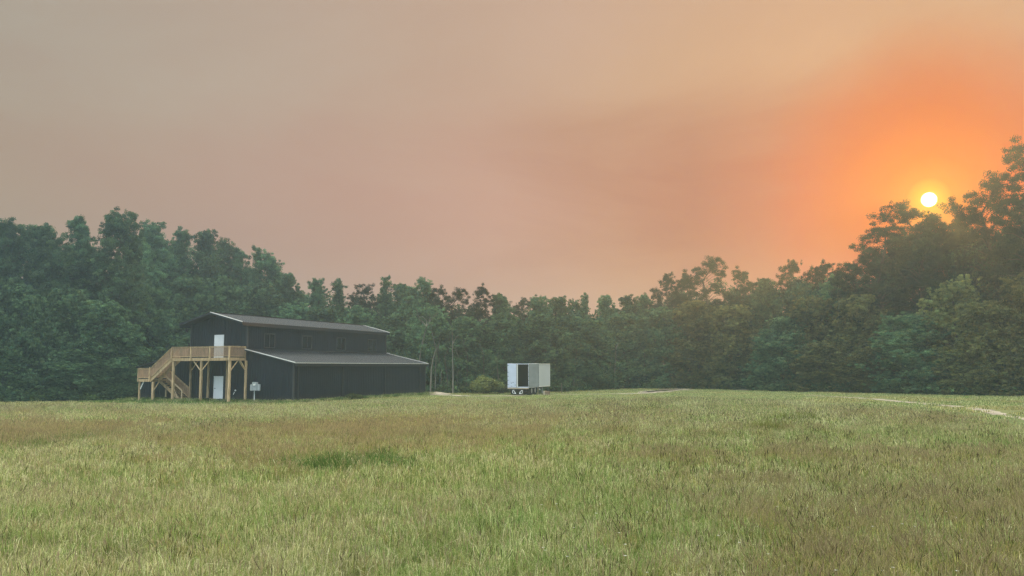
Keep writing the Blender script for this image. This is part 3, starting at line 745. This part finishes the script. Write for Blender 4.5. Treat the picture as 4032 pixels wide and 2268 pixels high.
EX = np.array([-600, 0, 500, 640, 1000, 1660, 1700, 2170, 2350, 2500, 2800, 3000, 3300, 3600, 4032, 4700]); EY = np.array([66, 73, 77, 90, 102, 100, 93, 94, 105, 111, 105, 97, 88, 82, 73, 62])
def edge(px): return float(np.interp(px, EX, EY))
SKY = [
 # x, top y, half width, kind, extra depth, label
 (-45, 570, 60, 'oak', 9, 'broadleaf tree cut off by the left edge of the photo'),
 (14, 550, 42, 'gum', 8, 'tall ragged-topped tree beside the left edge of the photo'),
 (70, 568, 34, 'oak', 12, 'broadleaf tree between the ragged left-edge tree and the rounded crown beside the sky gap'),
 (125, 566, 44, 'oak', 10, 'round-crowned tree just left of the deep sky notch in the left skyline'),
 (212, 546, 40, 'gum', 11, 'airy tree with sky showing through its crown, left of the tallest left tree'),
 (292, 529, 56, 'oak', 10, 'tallest broadleaf tree of the left wood, crown top highest above the deck stairs'),
 (352, 600, 30, 'oak', 16, 'lower tree filling the dip right of the tallest left tree'),
 (405, 555, 48, 'gum', 11, 'broad jagged tree rising above the left end of the barn roof'),
 (452, 578, 30, 'gum', 14, 'jagged side crown on the right of the broad tree above the barn roof'),
 (510, 573, 34, 'gum', 12, 'airy twin-topped tree above the front gable of the barn'),
 (562, 600, 36, 'oak', 15, 'broadleaf tree on the falling skyline right of the twin-topped tree'),
 (604, 624, 36, 'gum', 14, 'ragged tree just left of the pointed spire tree above the barn roof'),
 (646, 616, 24, 'spire', 9, 'pointed spire tree standing proud above the middle of the barn roof'),
 (688, 642, 34, 'gum', 10, 'bright-edged tree right of the pointed spire above the barn roof'),
 (722, 688, 28, 'oak', 9, 'last tall crown where the left wood drops to the low skyline'),
 (765, 736, 26, 'oak', 14, 'small dark crown in the dip beyond the tall left wood'),
 (797, 699, 24, 'gum', 8, 'left of two upright trees above the right half of the barn roof'),
 (850, 702, 22, 'spire', 8, 'right of two upright trees above the right half of the barn roof'),
 (920, 711, 40, 'pine', 8, 'rounded dark tree above the right end of the barn roof'),
 (972, 693, 17, 'spire', 7, 'thin column-shaped tree poking up beyond the right end of the barn'),
 (1013, 712, 32, 'oak', 12, 'soft-edged tree right of the thin column-shaped tree'),
 (1063, 698, 40, 'oak', 9, 'broad ragged crown highest between the barn and the trailer'),
 (1108, 716, 28, 'pine', 10, 'dark narrow crown right of the highest crown between barn and trailer'),
 (1150, 725, 34, 'pine', 11, 'sloping clumpy pine with sky holes, left of the pointed dark pine'),
 (1215, 714, 34, 'pine', 8, 'pointed dark pine alone on the skyline left above the trailer'),
 (1262, 738, 30, 'oak', 10, 'drooping crown right of the pointed dark pine'),
 (1309, 748, 24, 'pine', 12, 'small domed tree directly above the trailer'),
 (1350, 744, 30, 'oak', 11, 'flat-topped tree above the right side of the trailer'),
 (1400, 746, 34, 'oak', 12, 'low broad crown on the level skyline right of the trailer'),
 (1445, 752, 24, 'oak', 12, 'low crown beside the small spire on the level skyline'),
 (1475, 737, 15, 'spire', 10, 'small spire standing out of the level skyline right of the trailer'),
 (1522, 743, 26, 'oak', 11, 'dark low crown right of the small spire on the level skyline'),
 (1572, 742, 28, 'gum', 9, 'pale twiggy crown before the skyline rises to the right'),
 (1614, 739, 26, 'oak', 11, 'dark crown at the foot of the rising right skyline'),
 (1668, 685, 36, 'pine', 9, 'airy pine forming the first shoulder of the right wood'),
 (1712, 690, 26, 'pine', 12, 'loose pine between the first shoulder and the high dome of the right wood'),
 (1785, 647, 46, 'pine', 10, 'domed pine with the highest crown between the trailer and the sun'),
 (1862, 670, 34, 'pine', 12, 'rounded pine right of the domed pine'),
 (1925, 698, 32, 'oak', 9, 'leafy crown in the low saddle left of the two small pines'),
 (1990, 656, 26, 'pine', 14, 'left of three small airy pines against the orange sky'),
 (2028, 671, 20, 'pine', 13, 'middle and lowest of three small airy pines against the orange sky'),
 (2062, 654, 20, 'pine', 15, 'right of three small airy pines against the orange sky'),
 (2100, 684, 26, 'oak', 10, 'low crown between the three airy pines and the tall sunlit pines'),
 (2158, 636, 50, 'pine', 9, 'stepped lower pine at the left foot of the tall pines under the sun'),
 (2215, 556, 72, 'pine', 10, 'tall pine left of the pine that touches the sun'),
 (2298, 506, 70, 'pine', 10, 'tall dark pine whose crown touches the sun'),
 (2372, 536, 58, 'pine', 12, 'pine just right of the sun, lower than its neighbour'),
 (2438, 520, 58, 'pine', 12, 'narrow pine between the sun and the right edge of the photo'),
 (2492, 438, 66, 'pine', 10, 'tall open pine with bare trunk showing near the right edge'),
 (2582, 342, 84, 'pine', 8, 'tallest pine, cut off by the right edge of the photo'),
 (2640, 420, 70, 'pine', 12, 'pine beyond the right edge of the photo, only branch tips showing'),
 (2550, 560, 60, 'pine', 15, 'shorter pine filling in below the tallest right-edge pine'),
]
for x, y, hw_, kd, dy, lab in SKY:
    place_tree(kd, x, y, hw_, edge(x * 1.565) + dy, lab)
EDGE = [
 (-30, 690, 90, 'bush', 3, 'leafy edge tree cut by the left border, lower than the skyline behind'),
 (60, 720, 84, 'bush', 3, 'large leafy tree at the far left field edge'),
 (165, 730, 84, 'bush', 4.5, 'leafy tree second from the left border along the field edge'),
 (275, 760, 90, 'bush', 3.5, 'dense leafy mound left of the deck stairs'),
 (20, 870, 60, 'bush', 1.5, 'low dark bush tree at the lower left border by the grass'),
 (190, 880, 80, 'bush', 1.8, 'low dense tree meeting the grass left of the deck stairs'),
 (300, 900, 60, 'bush', 2.0, 'small bush tree close behind the stair landing'),
 (390, 720, 84, 'bush', 5, 'tall leafy edge tree directly behind the deck stairs'),
 (480, 700, 80, 'bush', 4, 'leafy tree behind the left eave of the barn'),
 (570, 700, 80, 'bush', 4, 'leafy tree behind the front gable peak of the barn'),
 (650, 715, 74, 'bush', 3.5, 'leafy tree rising behind the front half of the barn ridge'),
 (735, 765, 74, 'bush', 3, 'green tree behind the middle of the barn ridge'),
 (820, 775, 74, 'bush', 3, 'green tree behind the rear half of the barn ridge'),
 (905, 772, 70, 'bush', 3, 'grey-green tree behind the rear end of the barn roof'),
 (1000, 790, 74, 'bush', 3, 'edge tree behind the white forked bare tree'),
 (1085, 770, 74, 'bush', 4, 'edge tree right of the white forked bare tree'),
 (1175, 800, 74, 'bush', 4, 'edge tree above the light green shrub'),
 (1270, 790, 74, 'bush', 5, 'edge tree behind the left side of the trailer'),
 (1370, 795, 74, 'bush', 5, 'edge tree behind the right side of the trailer'),
 (1470, 800, 78, 'bush', 4, 'edge tree behind the slim pale post'),
 (1570, 790, 78, 'bush', 4, 'edge tree behind the pale bare trunk right of the trailer'),
 (1660, 775, 80, 'bush', 3.5, 'edge tree above the forked sandy track'),
 (1750, 760, 84, 'bush', 4, 'edge tree under the domed pine'),
 (1850, 770, 84, 'bush', 4, 'edge tree in the shade left of the drooping tree'),
 (1965, 800, 80, 'bush', 2.5, 'drooping pale-edged tree halfway between trailer and right border'),
 (2060, 860, 74, 'bush', 1.8, 'low rounded tree right of the drooping tree'),
 (2030, 745, 84, 'bush', 6, 'edge tree below the three small airy pines'),
 (2150, 745, 84, 'bush', 6, 'edge tree below the stepped pine left of the sun'),
 (2285, 790, 100, 'bush', 2.2, 'big rounded leafy tree at the field edge below the sun'),
 (2180, 880, 60, 'bush', 1.6, 'low bush tree at the left foot of the big rounded tree'),
 (2400, 700, 90, 'bush', 4.5, 'tall leafy tree right of the big rounded tree'),
 (2490, 760, 90, 'bush', 2.2, 'brownish leafy tree near the right border'),
 (2580, 690, 90, 'bush', 3, 'brownish leafy tree cut by the right border'),
 (2420, 880, 70, 'bush', 1.6, 'low dark bush tree at the grass between the sun and the right border'),
]
for x, y, hw_, kd, dy, lab in EDGE:
    place_tree('olive' if x > 1700 and int(x) % 4 != 1 else kd, x, y, hw_, edge(x * 1.565) + dy, lab)  # right-hand trees get browner leaves: warm sun veil put into the colour

# the wood behind, one mass: foliage filling between and behind the trees
rng = np.random.default_rng(77)
SX = np.array([s[0] for s in sorted(SKY)]) * 1.565; SYs = np.array([s[1] for s in sorted(SKY)]) * 1.565
cen, rad = [], []
for i in range(1350):
    px = rng.uniform(-350, 4450) if i < 1000 else rng.uniform(2900, 4300); Y = edge(px) + rng.uniform(10, 24)
    ymax = max(np.interp(px, SX, SYs), np.interp(px - 60, SX, SYs), np.interp(px + 60, SX, SYs)) + 16
    zt_ = at(px, ymax, Y).z * .93; z = rng.uniform(.0, 1) ** .8 * zt_
    X = at(px, 1400, Y).x; r = rng.uniform(1.3, 2.4)
    cen.append((X, Y, max(.6, z - r * .6))); rad.append((r, r, r * .8))
cen, rad = np.array(cen), np.array(rad)
V, Fq, T = leaf_quads(rng, cen, rad, np.full(len(cen), 330), .19, None, (.055, .090, .046), .2)
woods = tag(link(bpy.data.objects.new('woods', np_mesh('woods', V, Fq, T, leaf))), kind='stuff')
# undergrowth along the wood's foot
cen, rad = [], []
for i in range(620):
    px = rng.uniform(-350, 4450)
    if 560 < px < 1640: continue
    Y = edge(px) + rng.uniform(-.3, 3.5) ; r = rng.uniform(.35, 1.15)
    cen.append((at(px, 1400, Y).x, Y, r * .45 + (Y - edge(px)) * .22)); rad.append((r * 1.2, r, r * .75))
cen, rad = np.array(cen), np.array(rad)
V, Fq, T = leaf_quads(rng, cen, rad, (95 * rad[:, 1] ** 1.4 + 25).astype(int), .15, None, (.058, .090, .034), .3)
V[:, 2] = np.maximum(V[:, 2], .01)
tag(link(bpy.data.objects.new('undergrowth', np_mesh('undergrowth', V, Fq, T, leaf))), kind='stuff')

# shrubs and weeds that stand alone
def shrub(px, py, Y, w, h_, label, col, name='shrub', seed=1, ls=.12, cat='shrub', dens=150):
    rng = np.random.default_rng(seed); k = 26
    t = rng.random(k); a = rng.random(k) * 6.283; R = np.sqrt(rng.random(k)) * w / 2 * .8
    zc = h_ * (.2 + .62 * (1 - (R / (w / 2)) ** 2) * (.55 + .45 * t)); r = rng.uniform(.16, .3, k) * h_
    cen = np.c_[np.cos(a) * R, np.sin(a) * R * .7, zc]; rad = np.c_[r * 1.3, r * 1.2, r]
    V, Fq, T = leaf_quads(rng, cen, rad, np.full(k, dens), ls, None, col, .25)
    V[:, 2] = np.maximum(V[:, 2], .0)
    p = at(px, py, Y); root = tag(empty(name, (p.x, Y, gz(p.x, Y))), label, cat)
    link(bpy.data.objects.new('foliage', np_mesh('foliage', V, Fq, T, leaf)), root)
    tb = MB()
    for i in range(k): tb.tube([(cen[i][0] * .2, cen[i][1] * .2, -.05), tuple(cen[i] * .6), tuple(cen[i])], [.02, .014, .006], 5, False)
    tb.build('stems', bark, root)
shrub(1915, 1540, 90, 4.5, 2.1, 'rounded light green shrub at the wood edge left of the trailer', (.20, .25, .085), seed=3, dens=230)
shrub(1972, 1540, 91, 1.7, 1.1, 'small dull shrub touching the left side of the trailer', (.085, .10, .04), seed=4)
pw = bworld(LW + .9, 7.8, 0); shrub(pxof(pw)[0], 1560, pw.y, 1.9, .62, 'low grassy weed mound against the long side wall of the barn', (.10, .125, .045), 'weed_clump', 6, .07, 'weeds')
pw = bworld(st_a - .05, -1.45, 0); shrub(pxof(pw)[0], 1580, pw.y, .95, .42, 'small dark weed clump at the foot of the ground-floor barn door', (.07, .10, .035), 'weed_clump', 7, .05, 'weeds')
for k_, (wx, wy, ww, wh, wl) in enumerate(((640, 1.2, 1.5, .5, 'ragged green weeds growing under the deck stairs'), (585, 1.6, 1.6, .35, 'low weeds at the foot of the stair landing posts'), (1240, .5, 1.8, .4, 'weed tufts near the front bay of the barn side wall'))):
    yy = 73.5 if wx < 700 else 75.6
    shrub(wx, 1576, yy, ww, wh, wl, (.085, .13, .045), 'weed_clump', 20 + k_, .06, 'weeds', 90)
# bare pale trees
def bare(px, Y, topy, label, pts, branches=(), r=.09, name='bare_tree'):
    base = at(px, 1400, Y); root = tag(empty(name, (base.x, Y, 0)), label, 'bare tree')
    q = [Vector((at(x, y, Y).x - base.x, 0, max(-.1, at(x, y, Y).z))) for x, y in pts]
    MB().tube(q, [r * (1 - .6 * i / (len(q) - 1)) for i in range(len(q))], 7).build('trunk', barkp, root, True)
    for k, br in enumerate(branches):
        q = [Vector((at(x, y, Y).x - base.x, (-.5 if k % 2 else .5) * i / len(br), at(x, y, Y).z)) for i, (x, y) in enumerate(br)]
        MB().tube(q, [r * .5 * (1 - .75 * i / (len(q) - 1)) for i in range(len(q))], 6).build('branch', barkp, root, True)
Z3 = lambda x, y: (1300 + x * .3795, 1050 + y * .3795)
bare(1652, 94, 0, 'pale forked bare tree standing behind the right end of the barn', [Z3(905, 1340), Z3(925, 1000), Z3(945, 840), Z3(975, 720), Z3(1000, 620)],
     [[Z3(1000, 620), Z3(1030, 570), Z3(1090, 500), Z3(1130, 460)], [Z3(1000, 620), Z3(930, 545), Z3(905, 470), Z3(885, 400)], [Z3(1000, 622), Z3(1000, 560), Z3(960, 520), Z3(880, 500)], [Z3(1030, 570), Z3(1040, 520), Z3(1030, 470)]], .10)
bare(1700, 93, 0, 'leaning pale bare sapling just right of the barn', [Z3(1040, 1300), Z3(1050, 1060), Z3(1070, 950), Z3(1085, 900), Z3(1130, 790)], [[Z3(1085, 900), Z3(1110, 850), Z3(1150, 830)]], .10)
bare(1783, 92, 0, 'tall thin pale trunk between the barn and the light green shrub', [Z3(1272, 1330), Z3(1275, 1080), Z3(1270, 980), Z3(1270, 760), Z3(1262, 640)], [[Z3(1272, 800), Z3(1300, 740), Z3(1340, 700)]], .085)
Z4 = lambda x, y: (1900 + x * .3451, 1100 + y * .3451)
bare(2420, 106, 0, 'pale bare trunk at the wood edge midway between trailer and sandy track', [Z4(1490, 1240), Z4(1510, 1000), Z4(1520, 900), Z4(1520, 740)], [[Z4(1520, 790), Z4(1550, 735), Z4(1570, 690)]], .10)

# thin grey stems standing in the wood edge between barn and trailer
srng = random.Random(8)
for k_, px in enumerate((1712, 1735, 1762, 1806, 1838, 1902, 1958, 2260, 2330, 2392, 2470, 2540)):
    Y = edge(px) + srng.uniform(.3, 1.6); hgt_ = srng.uniform(4.5, 9); b_ = at(px, 1400, Y)
    st_ = empty('bare_sapling', (b_.x, Y, 0)); tag(st_, 'thin grey stem standing in the wood edge around the trailer', 'sapling', 'thin stems in the wood edge')
    q = [Vector((srng.gauss(0, .12) * i + srng.gauss(0, .05), 0, hgt_ * t - .1)) for i, t in enumerate((0, .3, .6, .8, 1))]
    MB().tube(q, [.06, .05, .04, .03, .012], 6).build('trunk', bark if k_ % 3 else barkp, st_, True)

# ------------------------------------------------------------------ grass
def clump(seed, nb, rad, hgt, width, cols, droop=.5, seeds=0, seedcol=(.2, .15, .1), seedh=1.25, lean=.35):
    """a tuft: curved tapering blades, some with seed heads"""
    rng = np.random.default_rng(seed); V, Fq, T = [], [], []
    def strip(pts, ws, col, side):
        n = len(V)
        for p, w in zip(pts, ws):
            V.append(p - side * w / 2); V.append(p + side * w / 2); T.append(col); T.append(col)
        for i in range(len(pts) - 1): Fq.append((n + 2 * i, n + 2 * i + 1, n + 2 * i + 3, n + 2 * i + 2))
    for i in range(nb):
        a = rng.random() * 6.283; r = rad * math.sqrt(rng.random()); b = np.array([math.cos(a) * r, math.sin(a) * r, 0.0])
        h_ = hgt * rng.uniform(.5, 1.1); la = rng.random() * 6.283; ld = np.array([math.cos(la), math.sin(la), 0]); le = abs(rng.normal()) * lean * h_
        sd = np.array([-ld[1], ld[0], 0]) if rng.random() < .5 else np.array([math.cos(la * 3), math.sin(la * 3), 0])
        c = np.array(cols[rng.integers(len(cols))]) * rng.uniform(.75, 1.25)
        dz = droop * rng.random()
        pts = [b, b + ld * le * .3 + np.array([0, 0, h_ * .5]), b + ld * le * .8 + np.array([0, 0, h_ * (.9 - .1 * dz)]), b + ld * le * (1.2 + dz) + np.array([0, 0, h_ * (1.02 - .45 * dz)])]
        w = width * rng.uniform(.7, 1.3); strip(pts, [w, w * .85, w * .55, w * .12], c, sd)
    for i in range(seeds):
        a = rng.random() * 6.283; r = rad * math.sqrt(rng.random()); b = np.array([math.cos(a) * r, math.sin(a) * r, 0.0])
        h_ = hgt * seedh * rng.uniform(.75, 1.12); la = rng.random() * 6.283; ld = np.array([math.cos(la), math.sin(la), 0]); le = abs(rng.normal()) * .16 * h_
        c = np.array(seedcol) * rng.uniform(.7, 1.3); sd = np.array([math.cos(la * 5), math.sin(la * 5), 0]); w = width * .5
        p1 = b + ld * le * .5 + np.array([0, 0, h_ * .6]); p2 = b + ld * le + np.array([0, 0, h_ * .8]); p3 = b + ld * le * 1.7 + np.array([0, 0, h_])
        strip([b, p1, p2], [w, w * .8, w * .7], c * np.array([.8, 1.0, .7]), sd)
        strip([p2, p2 * .6 + p3 * .4, p2 * .2 + p3 * .8, p3], [w * .8, w * 2.1, w * 1.5, w * .2], c, sd)
        s2 = np.array([-sd[1], sd[0], 0]); strip([p2, p2 * .6 + p3 * .4, p2 * .2 + p3 * .8, p3], [w * .8, w * 2.1, w * 1.5, w * .2], c, s2)
    return np_mesh('grass_tuft', np.array(V), np.array(Fq), np.array(T), grassm)
gcol = bpy.data.collections.new('grass_tufts')          # sources, not linked to the scene
GREEN = [(.175, .25, .065), (.225, .30, .085), (.325, .385, .14), (.095, .14, .032), (.50, .51, .25)]
PALE = [(.37, .395, .165), (.26, .305, .095), (.50, .48, .25), (.14, .18, .045), (.62, .59, .36)]
BROWN = [(.32, .31, .09), (.40, .35, .13), (.18, .19, .045), (.50, .43, .19)]
LUSH = [(.075, .145, .03), (.10, .175, .042), (.055, .11, .025), (.15, .215, .06)]
OLIVE = [(.15, .165, .035), (.20, .205, .05), (.12, .14, .03)]
tufts = []
def addt(*a, **k):
    o = bpy.data.objects.new('grass_tuft_%02d' % len(tufts), clump(len(tufts) + 50, *a, **k)); gcol.objects.link(o); tufts.append(o); return len(tufts) - 1
LOD = {}
SEEDB = (.34, .285, .155)
SEEDD = (.06, .052, .022)
for name, w, r, nb, k in (('near', .0072, .20, 84, 3), ('mid', .011, .34, 88, 2), ('far', .021, .70, 110, 2)):
    LOD[name] = dict(
        green=[addt(nb, r, .40, w, GREEN, 1.1, 2, SEEDB, 1.15) for _ in range(k)],
        pale=[addt(nb, r, .40, w, PALE, 1.3, 5, (.38, .34, .21), 1.12) for _ in range(k)],
        brown=[addt(int(nb * .75), r, .38, w, BROWN, .9, int(nb * .22), SEEDB, 1.3) for _ in range(k)],
        lush=[addt(int(nb * 1.2), r, .44, w, LUSH, .7, 1, SEEDB, 1.1)], weedy=[addt(nb, r, .40, w, GREEN + OLIVE + BROWN, 1.0, 9, SEEDD, 1.22)], olive=[addt(int(nb * 1.2), r, .5, w, OLIVE, .4, 0)])
SHORT = [addt(70, .9, .15, .045, GREEN + PALE, .7, 0), addt(70, .9, .15, .045, PALE + BROWN, .7, 0), addt(70, .9, .2, .05, LUSH + GREEN, .6, 0)]
rng = np.random.default_rng(9)
PX, PY, PI, PS, PR, PT = [], [], [], [], [], []
lush_c = g(1400, 1850); ol_c = g(3045, 1712); ol2 = g(3140, 1672); lush2 = g(60, 1780)
CLR = 1
def tall_edge(x, y):                    # where the uncut hay ends, in metres from the camera
    px = 2016 + x / np.maximum(y, 1) * F
    return np.interp(px, [-500, 0, 700, 1160, 1700, 2200, 2700, 3100, 3500, 4032, 4600], [58, 57, 57, 58, 62, 63, 64, 58, 47, 29, 24]) + 3 * vnoise(x, y, 4, 5)
def scatter(y0, y1, dens, lod, smin, smax):
    n = int(dens * .78 * (y1 ** 2 - y0 ** 2))
    y = np.sqrt(rng.uniform(y0 ** 2, y1 ** 2, n)); x = rng.uniform(-1, 1, n) * (.78 * y + 1.0)
    te = tall_edge(x, y)
    br = .36 * vnoise(x, y, 7, 1) + .28 * vnoise(x, y, 2.2, 2) + .14 * vnoise(x, y, .7, 3)
    # brown seed-head band across the middle of the field and on the right
    br = br + .36 * np.exp(-((y - 33) / 11) ** 2) * (1 - .35 * np.clip(x / 14, 0, 1)) + .34 * np.clip((x - .02 * y - .8) / 3, 0, 1) * (y < 24) - .10 * (y < 21)
    pal = .5 * vnoise(x, y, 5, 7) + .5 * vnoise(x, y, 1.3, 8) + .25 * (y > 34)
    for i in range(n):
        if y[i] > te[i]: continue
        s = rng.uniform(smin, smax); kind = None
        def soft(c, ax, ay, p): return rng.random() < p * math.exp(-.6 * (((x[i] - c.x) / ax) ** 2 + ((y[i] - c.y) / ay) ** 2) ** 1.3)
        if soft(lush_c, 1.5, 1.4, .75) or soft(lush2, 1.8, 2.2, .22): kind = 'lush'
        elif soft(ol_c, .6, .9, .8) or soft(ol2, .6, .8, .5): kind = 'olive'; s *= 1.15
        elif rng.random() < .03 + .10 * min(1, max(0, (x[i] + 1) / 5)): kind = 'weedy'
        elif br[i] + rng.normal() * .13 > .65: kind = 'brown'
        elif pal[i] + rng.normal() * .16 > .58: kind = 'pale'
        else: kind = 'green'
        v = LOD[lod][kind]; PX.append(x[i]); PY.append(y[i]); PI.append(v[rng.integers(len(v))]); PS.append(s); PR.append(rng.random() * 6.283); PT.append(rng.normal() * .1)
scatter(5, 17, 38, 'near', .7, 1.25)
scatter(17, 34, 12, 'mid', .7, 1.25)
scatter(34, 84, 4.2, 'far', .75, 1.2)
# cut grass beyond the hay
n = 17000
y = np.sqrt(rng.uniform(42 ** 2, 112 ** 2, n)); x = rng.uniform(-1, 1, n) * (.76 * y)
px = 2016 + x / y * F; te = tall_edge(x, y); ed = np.interp(px, EX, EY)
lx = (x - CX) * cu - (y - CY) * su; ly = (x - CX) * su + (y - CY) * cu
inb = (lx > -BW - LWL - .3) & (lx < LW + .2) & (ly > -.1) & (ly < BL + .2)
trk = []
for o in [o for o in C.objects if o.name.startswith('dirt_track')]:
    co = np.empty(len(o.data.vertices) * 3); o.data.vertices.foreach_get('co', co); trk.append(co.reshape(-1, 4, 3).mean(1)[:, :2])
trk = np.concatenate(trk)
keep = (y > te - 1) & (y < ed + 2) & ~inb
dmin = np.array([np.min((trk[:, 0] - a) ** 2 * .6 + np.where(trk[:, 1] > b, (trk[:, 1] - b) * .32, trk[:, 1] - b) ** 2) for a, b in zip(x, y)]) ** .5
keep &= (dmin > 1.3) | (rng.random(n) < np.where(px > 3000, .15, .04)) | ((dmin > .6) & (vnoise(x, y, 2.2, 12) > .55))
nz_ = vnoise(x, y, 6, 4) + .3 * vnoise(x, y, 1.5, 6)
for i in np.nonzero(keep)[0]:
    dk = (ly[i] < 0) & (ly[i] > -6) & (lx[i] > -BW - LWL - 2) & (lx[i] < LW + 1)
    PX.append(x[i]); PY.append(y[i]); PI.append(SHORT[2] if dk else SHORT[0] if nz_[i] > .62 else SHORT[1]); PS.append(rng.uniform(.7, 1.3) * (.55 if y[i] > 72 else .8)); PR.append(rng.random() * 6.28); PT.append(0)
for i in range(900):
    if i < 380: a_, b_ = rng.uniform(-BW - LWL - 1.5, LW + .4), -abs(rng.normal()) * .7 - .12
    elif i < 700: a_, b_ = LW + .15 + abs(rng.normal()) * .5, rng.uniform(-.5, BL)
    else: a_, b_ = rng.uniform(AL - 3.6, AL + 4), rng.uniform(-2.6, -.3)
    p_ = bworld(a_, b_, 0); PX.append(p_.x); PY.append(p_.y); PI.append(LOD['mid'][('green', 'lush', 'pale')[int(rng.integers(3))]][0]); PS.append(rng.uniform(.35, .95)); PR.append(rng.random() * 6.28); PT.append(rng.normal() * .1)
PX, PY = np.array(PX), np.array(PY)
pm = bpy.data.meshes.new('grass'); pm.vertices.add(len(PX))
pm.vertices.foreach_set('co', np.stack([PX, PY, gz_np(PX, PY) - .01], -1).astype(np.float32).ravel())
def attr(nm, ty, data, key='value'):
    a = pm.attributes.new(nm, ty, 'POINT'); a.data.foreach_set(key, data)
attr('tuft', 'INT', np.array(PI, dtype=np.int32)); attr('size', 'FLOAT', np.array(PS, dtype=np.float32))
attr('turn', 'FLOAT_VECTOR', np.stack([np.array(PT), np.array(PT)[::-1], np.array(PR)], -1).astype(np.float32).ravel(), 'vector')
grass = tag(link(bpy.data.objects.new('grass', pm)), kind='stuff')
gn = bpy.data.node_groups.new('grass_scatter', 'GeometryNodeTree')
gn.interface.new_socket('Geometry', in_out='INPUT', socket_type='NodeSocketGeometry'); gn.interface.new_socket('Geometry', in_out='OUTPUT', socket_type='NodeSocketGeometry')
gi, go = gn.nodes.new('NodeGroupInput'), gn.nodes.new('NodeGroupOutput')
ci = gn.nodes.new('GeometryNodeCollectionInfo'); ci.inputs['Collection'].default_value = gcol; ci.inputs['Separate Children'].default_value = True; ci.inputs['Reset Children'].default_value = True
ip = gn.nodes.new('GeometryNodeInstanceOnPoints'); ip.inputs['Pick Instance'].default_value = True
def na(nm, ty):
    n_ = gn.nodes.new('GeometryNodeInputNamedAttribute'); n_.data_type = ty; n_.inputs['Name'].default_value = nm; return n_.outputs['Attribute']
gl = gn.links.new
gl(gi.outputs[0], ip.inputs['Points']); gl(ci.outputs[0], ip.inputs['Instance']); gl(na('tuft', 'INT'), ip.inputs['Instance Index'])
gl(na('turn', 'FLOAT_VECTOR'), ip.inputs['Rotation']); gl(na('size', 'FLOAT'), ip.inputs['Scale']); gl(ip.outputs[0], go.inputs[0])
grass.modifiers.new('scatter', 'NODES').node_group = gn
# tiny white flowers in the hay on the right
fl = MB(); fr = random.Random(4)
for i in range(70):
    y_ = fr.uniform(6.5, 15); x_ = fr.uniform(-.02, .62) * y_; z_ = gz(x_, y_) + fr.uniform(.34, .44)
    for k in range(5):
        a = k * 1.2566 + i; r_ = .016
        fl.quad([(x_, y_, z_), (x_ + r_ * math.cos(a - .4), y_ + r_ * math.sin(a - .4), z_ + .006), (x_ + 1.3 * r_ * math.cos(a), y_ + 1.3 * r_ * math.sin(a), z_ + .002), (x_ + r_ * math.cos(a + .4), y_ + r_ * math.sin(a + .4), z_ + .006)])
tag(fl.build('wildflowers', mat('white_petals', (.75, .74, .66), .8, 0, .05, 2)), kind='stuff')

# ------------------------------------------------------------------ smoke haze
hz_ = MB().box(-305, 305, -305, 305, -2.0, 28.8).build('haze', bpy.data.materials.new('smoke_haze'))
tag(hz_, kind='stuff')
hm = hz_.data.materials[0]; hm.use_nodes = True; ht = hm.node_tree; ht.nodes.clear()
pv = ht.nodes.new('ShaderNodeVolumePrincipled'); pv.inputs['Density'].default_value = HAZE_DENSITY; pv.inputs['Color'].default_value = (.42, .62, .76, 1)
pv.inputs['Anisotropy'].default_value = .68
ho = ht.nodes.new('ShaderNodeOutputMaterial'); ht.links.new(pv.outputs[0], ho.inputs['Volume'])
